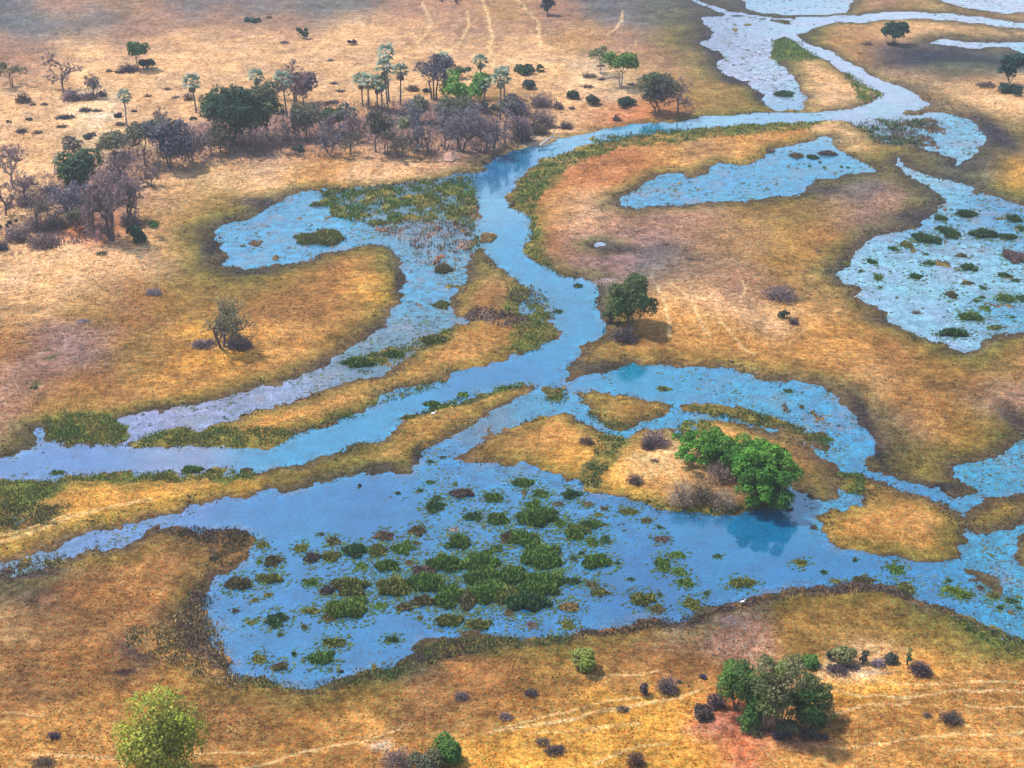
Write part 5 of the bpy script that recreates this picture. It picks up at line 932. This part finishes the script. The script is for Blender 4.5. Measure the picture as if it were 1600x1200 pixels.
BUSH = [
 (231,115,89,28,'round dark green bush touching the flat-topped tree',[(.02,.07,.045),(.025,.06,.04)],0),
 (203,119,100,34,'purple brush at the foot of the flat-topped tree',DKP,1),(187,121,110,14,'small purple scrub left of the flat-topped tree',DKP,1),(172,119,110,9,'tiny brown scrub farthest left of the flat-topped tree',DKM,1),
 (828,122,101,52,'wide dark green hedge-like bush east of the grove',DG,0),(826,146,122,24,'dark bluish bush under the wide hedge-like bush',[(.03,.06,.06),(.04,.06,.065)],0),(897,161,139,27,'dark green bush on pale sand, first of three in a row',DG,0),(927,168,146,24,'leafy green bush in the middle of the row of three',[(.035,.085,.035),(.03,.06,.03)],0),(976,169,150,39,'long low dark green bush under the twin-trunked tree',[(.02,.07,.04),(.025,.06,.035)],0),
 (920,128,114,22,'brown scrub on the sand left of the twin-trunked tree',BRN,1),(918,144,133,18,'low brown scrub between sand paths above the row of bushes',BRN,1),(940,132,124,10,'tiny mauve shrub just left of the pale trunks',DKM,1),(964,190,177,12,'small purple shrub on the river bank sand spit',DKP,1),(986,140,134,11,'tiny shrub just right of the pale trunks',DKM,1),(939,110,104,14,'dark low shrub behind the thin yellow-green tree',DKM,1),
 (884,203,188,22,'dark scrub near the pale driftwood on the bank',DKM,1),(893,175,169,8,'tiny dark shrub between bush row and driftwood',DKM,1),
 (712,8,-1,46,'long dark purple thicket at the far top edge',DKP,0),(393,40,26,32,'low bluish green bush on the far western sand',[(.03,.10,.06),(.03,.08,.055)],0),(550,76,60,17,'dark purple bush alone on far sand',[(.06,.045,.08),(.05,.04,.07)],0),(445,74,63,14,'faint mauve scrub left of the small far tree',MV,1),(421,34,30,10,'small pale scrub next to the low bluish green bush',BRN,1),(517,101,94,10,'faint scrub on far sand above the palms',MV,1),
 (1578,152,131,40,'dense dark bush at the foot of the tall eastern tree',[(.015,.06,.045),(.02,.05,.04)],0),(1540,140,128,36,'brown scrub left of the tall eastern tree',BRN,1),(1394,75,64,16,'purple scrub at the foot of the far island tree',DKP,1),(1355,74,64,14,'faint scrub on the far island left of its tree',BRN,1),
 (470,244,228,32,'low dark green bush on the bank before the evergreens',[(.025,.065,.035),(.03,.055,.035)],0),
 (975,534,505,44,'dark mauve brush in front of the solitary river tree',DKM,1),(955,505,470,36,'low green shoot-bush leaning left from the solitary tree',[(.05,.11,.03),(.035,.07,.03)],0),(375,548,522,44,'purple-brown brush at the foot of the half-bare tree',MV,1),(318,546,530,40,'grey branchy scrub left of the half-bare tree',MV,1),
 (1224,503,481,22,'small dark green bush on the dry eastern plain',[(.06,.075,.05),(.05,.06,.045)],0),(1217,472,440,64,'sprawling mauve thicket beyond the small dark bush',MV,1),(1240,512,494,14,'tiny dark shrub beside the small dark bush',DKM,1),(241,466,450,28,'grey-mauve bush on the western gold grass',[(.24,.19,.19)],1),(160,406,392,20,'thin olive shrub below the red mound',OL,1),
 (1024,699,666,46,'mauve bush at the top of the sandy island',MV,1),(1012,706,680,18,'dark mauve stemmed bush at the sand edge of the island',DKM,1),(916,696,680,24,'brown bush on the gold western lobe of the island',BRN,1),(992,760,738,26,'brownish mauve bush on the sand near the island shore',BRN,1),(1022,730,718,14,'tiny tan shrub in the middle of the island sand',BRN,1),(1125,752,712,52,'pinkish twiggy bush under the green island trees',[(.40,.28,.21),(.34,.24,.18)],1),(1096,786,736,50,'grey-olive bush at the front of the island',OL+BRN,1),(1065,788,742,52,'rosy dry thicket at the island front',[(.42,.30,.21),(.34,.25,.17)],1),(1130,794,756,46,'rosy-brown thicket below the green island trees',[(.38,.27,.19),(.28,.21,.14)],1),
 (622,1206,1160,60,'brown-mauve thicket beside the bright green bush at the bottom edge',BRN+MV,1),(668,1214,1160,64,'olive-brown bush left of the bright green bush',OL,0),(702,1200,1148,46,'bright green bush at the bottom edge',[(.07,.17,.03),(.10,.19,.035),(.05,.11,.03)],0),(690,1190,1142,44,'yellow-green airy bush behind the bright green bush',YG,1),
 (912,1052,1008,44,'yellow-green feathery bush south of the lagoon',[(.20,.25,.04),(.26,.28,.06)],0),(1092,1134,1098,42,'round dark brown bush beside the red earth',[(.085,.06,.045),(.065,.05,.04)],0),(1118,1114,1076,32,'brown-purple bush behind the round dark brown one',DKM,1),(1112,1122,1104,18,'small blackish bush against the round dark brown one',DKM,0),
 (1008,1093,1064,22,'narrow dark bush on the gold plain left of the near grove',DKM,0),(1042,1087,1050,34,'mauve-brown bush near the narrow dark one',BRN+MV,1),(1096,1065,1050,16,'small purple bush above the narrow dark one',DKP,0),(1060,1072,1062,10,'tiny tan shrub between the mauve-brown and purple bushes',BRN,1),
 (1264,1047,1020,30,'fresh green bush behind the near grove',[(.06,.16,.03),(.09,.19,.04)],0),(1240,1045,1016,40,'olive-yellow bush just left of the fresh green one',YG+OL,1),(1294,1037,1007,18,'narrow dark green bush at the head of the right-hand row',[(.03,.055,.04)],0),(1318,1044,1003,44,'yellow-olive bush in the right-hand row',[(.24,.23,.09),(.18,.18,.07)],0),(1346,1046,1010,20,'dark olive bush right of the yellow-olive one',[(.06,.07,.05)],0),(1388,1045,1014,30,'grey-green bush over the pale sand',[(.085,.095,.06),(.07,.08,.055)],0),(1371,1050,1026,22,'lilac dry brush by the grey-green bush',[(.30,.23,.25)],1),(1416,1048,1008,13,'slim green bush with a light tip in the row',[(.06,.11,.05),(.15,.2,.06)],0),(1436,1060,1028,38,'brown drooping brush at the end of the row',DKM,1),(1308,1058,1040,48,'low brown brush under the right-hand row',DKM,1),(1334,1056,1042,20,'blackish brush at the foot of the yellow-olive bush',DKM,1),
 (1484,1138,1108,38,'dark straggling bush on the near eastern plain',DKM+BRN,1),(1446,1130,1120,16,'tiny brown shrub left of the straggling bush',BRN,1),(86,1162,1143,24,'dark purple shrub on the near western plain',DKP,1),(868,1186,1164,34,'dark brown shrub of a pair near the bottom edge',DKM,1),(848,1172,1158,30,'upper brown shrub of a pair near the bottom edge',BRN,1),(993,1206,1170,30,'reddish brown bush cut by the bottom edge',[(.14,.075,.05),(.11,.06,.05)],1),(830,1090,1074,24,'mauve shrub on the plain below the lagoon shore',DKM,1),(974,1118,1104,24,'brown shrub between two pale tracks',BRN,1),(790,1130,1112,22,'lilac shrub on the golden plain',MV,1),(722,1096,1080,22,'grey lilac shrub south of the lagoon bay',MV,1),(1170,1150,1112,40,'leafy green bush filling the front of the near grove',[(.07,.14,.03),(.10,.16,.04)],0),(1232,1160,1118,44,'olive bush under the tallest tree of the near grove',OL,0),(1276,1142,1110,36,'dark green bush at the right flank of the near grove',[(.05,.10,.03),(.09,.12,.04)],0),(1218,1166,1134,34,'dark brown brush at the foot of the near grove',DKM,1),(1262,1164,1134,40,'brown brush at the right foot of the near grove',BRN+DKM,1),(1285,1168,1150,20,'low dark brush spilling from the near grove',DKM,1),(1180,1160,1130,26,'olive brush at the left foot of the near grove',OL,1),
 (57,612,602,20,'green leafy shrub on the mauve western flat',[(.09,.12,.03)],0),(70,1206,1188,40,'brown brush at the bottom edge left of the feathery tree',BRN,1),
 (38,167,142,26,'dark scrubby bush on the western sand',BRN+DKM,1),(18,197,186,12,'small dark shrub on the far western sand',DKM,0),(47,196,184,14,'small dark shrub right of the pair on western sand',DKM,0),(35,214,200,18,'purplish shrub nearest the western edge',DKP,1),(60,216,205,16,'dark shrub next to the purplish one',DKM,1),(104,193,180,32,'wide purple shrub in the western scrub',DKP,1),(98,207,197,18,'dark shrub under the wide purple one',DKM,1),(135,182,168,20,'greyish purple shrub above the pale sand patch',DKP,1),(153,182,173,16,'dark purple shrub on the edge of the pale sand patch',DKP,1),(115,164,136,34,'mauve thicket trailing from the wide leafless tree',MV,1),(140,163,142,30,'mauve brush beside the thin half-dead tree',MV,1),(160,158,140,18,'dark scrub right of the thin half-dead tree',DKP,1),(186,190,176,14,'dark shrub left of the stunted palm',DKM,0),(190,203,190,16,'dark shrub at the foot of the stunted palm',DKM,1),(211,182,174,9,'tiny shrub right of the stunted palm',DKM,0),(232,158,148,12,'lone brown shrub between the two western palms',BRN,1),(295,163,144,16,'mauve shrub just left of the lone slender palm',DKM,1),(275,160,152,14,'faint reddish shrub left of the mauve shrub',MV,1),(262,147,142,10,'tiny brown shrub on sand above the faint reddish one',BRN,1),(306,194,182,16,'dark tuft-bush at the foot of the lone slender palm',DG,0),(138,222,207,24,'dark green-black shrub on the sand above the thicket',DKP+DG,0),(170,218,208,14,'brown shrub on the pale sand patch',BRN,1),(168,238,226,30,'long dark shrub near the grove edge',DKM,1),(184,248,238,28,'second long dark shrub near the grove edge',DKM,1),(57,298,286,18,'dark shrub by the pale dead tree',DKP,0),(20,245,232,20,'mauve shrub on western sand above the pale pinkish tree',MV,1),(70,172,166,9,'tiny shrub under the wide leafless tree',DKM,1),(53,172,163,8,'tiny brown shrub right of the dark scrubby bush',BRN,1),
 (520,168,160,26,'dark mauve scrub on sand left of the palms',DKM,1),(533,150,142,14,'little dark shrub on the sand between evergreens and palms',DKM,1),(522,138,133,10,'tiny shrub on sand left of the western palm crown',DKM,1),(645,148,130,20,'dark scrub behind the easternmost cluster palm',BRN,1),(665,150,136,20,'dark bush under the blue-violet tree',DKP,0),(800,160,145,18,'dark shrub between the tall east palm and the hedge-like bush',DKP,1),(792,182,168,14,'mauve shrub beside the tall east palm trunk',MV,1),
 (845,172,145,34,'mauve thicket on the grove side of the sand spit',MV,1),(815,186,158,34,'greyish mauve thicket near the tall east palm',MV,1),(848,200,165,40,'large mauve thicket above the driftwood bank',MV,1),(815,222,185,44,'dark mauve thicket on the bank by the river bend',MV+DKM,1),(845,212,190,30,'greenish brush above the driftwood',OL+DKM,1),(872,175,158,16,'dark twiggy shrub right of the mauve thicket',DKM,1),
 (60,370,325,44,'mauve brush filling the western thicket front',MV,1),(90,365,330,40,'grey brush left of the grey-olive bushy tree',MV+OL,1),(30,385,345,46,'purple brush at the western edge below the thicket',MV,1),(70,395,360,54,'long mauve brush at the sand edge of the thicket',MV+BRN,1),(3,400,375,26,'dark brush cut by the western edge',DKP,1),(15,360,345,28,'dark flat brush under the low leafless tree',DKP,0),(45,330,300,34,'mauve brush behind the western thicket front',MV,1),(205,360,325,36,'mauve brush behind the bright and dark green bush',MV+DKM,1),(185,290,262,34,'mauve brush between thicket and grove',MV,1),(80,310,285,30,'purple brush left of the dark thicket tree',DKP+MV,1)]
for a, b, t, wd_, lab, cols, br in BUSH:
    bush(a, b, t, wd_, lab, cols, None, bool(br))

# ------------------------------------------------------------------ mauve undergrowth under the grove: a mass nobody could count
m = 34000
GROVE = [(165,255),(215,225),(300,215),(330,190),(480,175),(520,165),(640,165),(700,175),(790,165),(860,150),(880,175),(865,205),(800,235),(720,248),(640,252),(560,246),(430,258),(330,272),(240,282),(190,300)]
THICK = [(0,300),(60,285),(150,255),(215,290),(220,340),(205,385),(110,392),(60,405),(0,410)]
a = rng.uniform(0, 880, m); b = rng.uniform(150, 410, m)
cl = None
x, y = ground(a, b); cl = fbm(x / 5, y / 7, 3, 97)
q = (inside(GROVE, a, b) & (cl > rng.uniform(-.28, .12, m))) | (inside(THICK, a, b) & (cl > rng.uniform(-.1, .2, m)))
q &= look_up(SD, a, b) > 1.5
a, b, x, y = a[q], b[q], x[q], y[q]; m = len(a)
pal = np.array([(.46,.29,.24), (.34,.22,.21), (.20,.14,.165), (.30,.23,.14)])
c = pal[np.clip(((fbm(x / 9, y / 9, 2, 99) + .5) * 4 + rng.normal(0, .7, m)).astype(int), 0, 3)] * rng.uniform(.6, 1.35, (m, 1))
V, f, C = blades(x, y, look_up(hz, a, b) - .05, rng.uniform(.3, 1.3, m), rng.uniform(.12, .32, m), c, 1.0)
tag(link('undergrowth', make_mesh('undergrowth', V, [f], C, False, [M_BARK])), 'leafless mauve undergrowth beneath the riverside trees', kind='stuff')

# ------------------------------------------------------------------ termite mounds, driftwood, birds
M_EARTH = None
def earth_material():
    k = NT('termite_earth'); tc = k.n('ShaderNodeTexCoord').outputs['Object']
    at = k.n('ShaderNodeAttribute', attribute_name='Col'); n_ = k.noise(2.5, 5, .7, tc)
    k.l(k.mixc('MULTIPLY', 1.0, at.outputs['Color'], k.grey(k.rng(n_.outputs[0], .3, .7, .7, 1.25))), k.p.inputs['Base Color']); k.p.inputs['Roughness'].default_value = .95
    b = k.n('ShaderNodeBump'); b.inputs['Distance'].default_value = .2; k.l(n_.outputs[0], b.inputs['Height']); k.l(b.outputs[0], k.p.inputs['Normal'])
    return k.m
M_EARTH = earth_material()
def mound(px, py, top, wpx, label, col):
    x, y = ground(px, py); x, y = float(x), float(y); z = ground_z(px, py); H = max(height_to(y, top) - z, .5); R = metres(wpx, y) / 2
    r = np.random.default_rng(int(px)); k, nr = 18, 9; V = []
    for i in range(nr):
        f_ = i / (nr - 1)
        for j in range(k):
            t = j / k * 6.283; q = R * (1 - f_) ** 1.4 * (1 + .18 * math.sin(3 * t + px) + r.normal(0, .05)) + .05
            V.append((q * math.cos(t) + .15 * f_ * R, q * math.sin(t), -.4 + f_ * (H + .4)))
    Q = [(i * k + j, i * k + (j + 1) % k, (i + 1) * k + (j + 1) % k, (i + 1) * k + j) for i in range(nr - 1) for j in range(k)]
    Q2 = [[(nr - 1) * k + j for j in range(k)]]
    me = make_mesh('termite_mound', np.array(V), [np.array(Q), np.array(Q2)], np.broadcast_to(lin(col, KA), (len(V), 3)), True, [M_EARTH])
    tag(link('termite_mound', me, None, (x, y, z)), label, 'termite mound')
mound(704, 252, 235, 30, 'pale pink termite mound on the bank below the grove', (226, 172, 150))
mound(158, 378, 356, 40, 'red-brown termite mound under the leafless thicket trees', (204, 130, 100))
def at(px, py, h=0.0):
    x, y = ground(px, py, h); return np.array([float(x), float(y), h])
B = Build()
for pts, rad in (([at(842,229,.5), at(855,219,1.1), at(862,214,1.6), at(875,214,1.2)], [.32,.26,.2,.08]), ([at(862,214,1.6), at(864,209,2.6), at(866,203,3.6)], [.16,.12,.05]), ([at(855,219,1.1), at(848,214,2.0)], [.12,.04])):
    V, Q = tube(pts, rad, 6); B.add(V, None, Q, PALEBARK * 1.15)
tag(link('driftwood', B.mesh('driftwood', M_BARK)), 'bleached fallen tree lying on the bank above the river', 'dead tree')
B = Build(); V, Q = tube([at(1334,464,.3), at(1345,462,.35), at(1350,461,.5)], [.14,.12,.05], 5); B.add(V, None, Q, PALEBARK * 1.2)
tag(link('fallen_branch', B.mesh('fallen_branch', M_BARK)), 'short bleached branch on the west shore of the pale lagoon', 'dead branch')
def bird(px, py, label, s=1.0):
    p = at(px, py); z = max(ground_z(px, py), 0)
    root = bpy.data.objects.new('egret', None); COL.objects.link(root); root.location = (p[0], p[1], z); root.scale = (s, s, s); tag(root, label, 'bird', 'white egrets')
    wht = np.array([.85, .85, .83]); B = Build()
    V, Q = tube([[-.42,0,.42],[-.28,0,.5],[-.05,0,.56],[.15,0,.58],[.24,0,.66],[.22,0,.8],[.28,0,.92],[.36,0,.95],[.42,0,.93]], [.02,.09,.15,.12,.055,.04,.04,.055,.02], 8); B.add(V, None, Q, wht)
    link('body', B.mesh('body', M_BARK), root)
    B = Build(); V, Q = tube([[.40,0,.935],[.56,0,.91]], [.022,.004], 5); B.add(V, None, Q, np.array([.6,.4,.05])); link('bill', B.mesh('bill', M_BARK), root)
    for s_ in (-.06, .06):
        B = Build(); V, Q = tube([[0,s_,.46],[-.03,s_,.24],[.02,s_,-.03]], [.025,.018,.018], 5); B.add(V, None, Q, np.array([.04,.04,.035])); link('leg', B.mesh('leg', M_BARK), root)
bird(678, 653, 'white egret standing on the dry river spit', 1.0)
bird(1160, 946, 'white egret on the mud of the south shore', .8)

# ------------------------------------------------------------------ the dusty air
hb = bpy.data.meshes.new('haze')
xr = float(np.abs(GX).max()) + 50; y0, y1 = float(GY.min()) - 50, float(GY.max()) + 50
y0 = min(y0, -60)
z0, z1 = float(hz.min()) - 1.0, CAM_H + 6
hv = [(sx * xr, yy, zz) for zz in (z0, z1) for yy in (y0, y1) for sx in (-1, 1)]
hb.from_pydata(hv, [], [(0, 2, 3, 1), (4, 5, 7, 6), (0, 1, 5, 4), (2, 6, 7, 3), (0, 4, 6, 2), (1, 3, 7, 5)])
hm = bpy.data.materials.new('dusty_air'); hm.use_nodes = True
hm.node_tree.nodes.remove(hm.node_tree.nodes['Principled BSDF'])
pv = hm.node_tree.nodes.new('ShaderNodeVolumePrincipled'); pv.inputs['Color'].default_value = (.84, .86, .93, 1); pv.inputs['Density'].default_value = 0.00022; pv.inputs['Anisotropy'].default_value = .2
hm.node_tree.links.new(pv.outputs[0], hm.node_tree.nodes['Material Output'].inputs['Volume'])
hb.materials.append(hm)
tag(link('haze', hb), 'thin dusty air over the floodplain', kind='stuff')
print('grid', PX.shape, 'objects', len(bpy.data.objects))
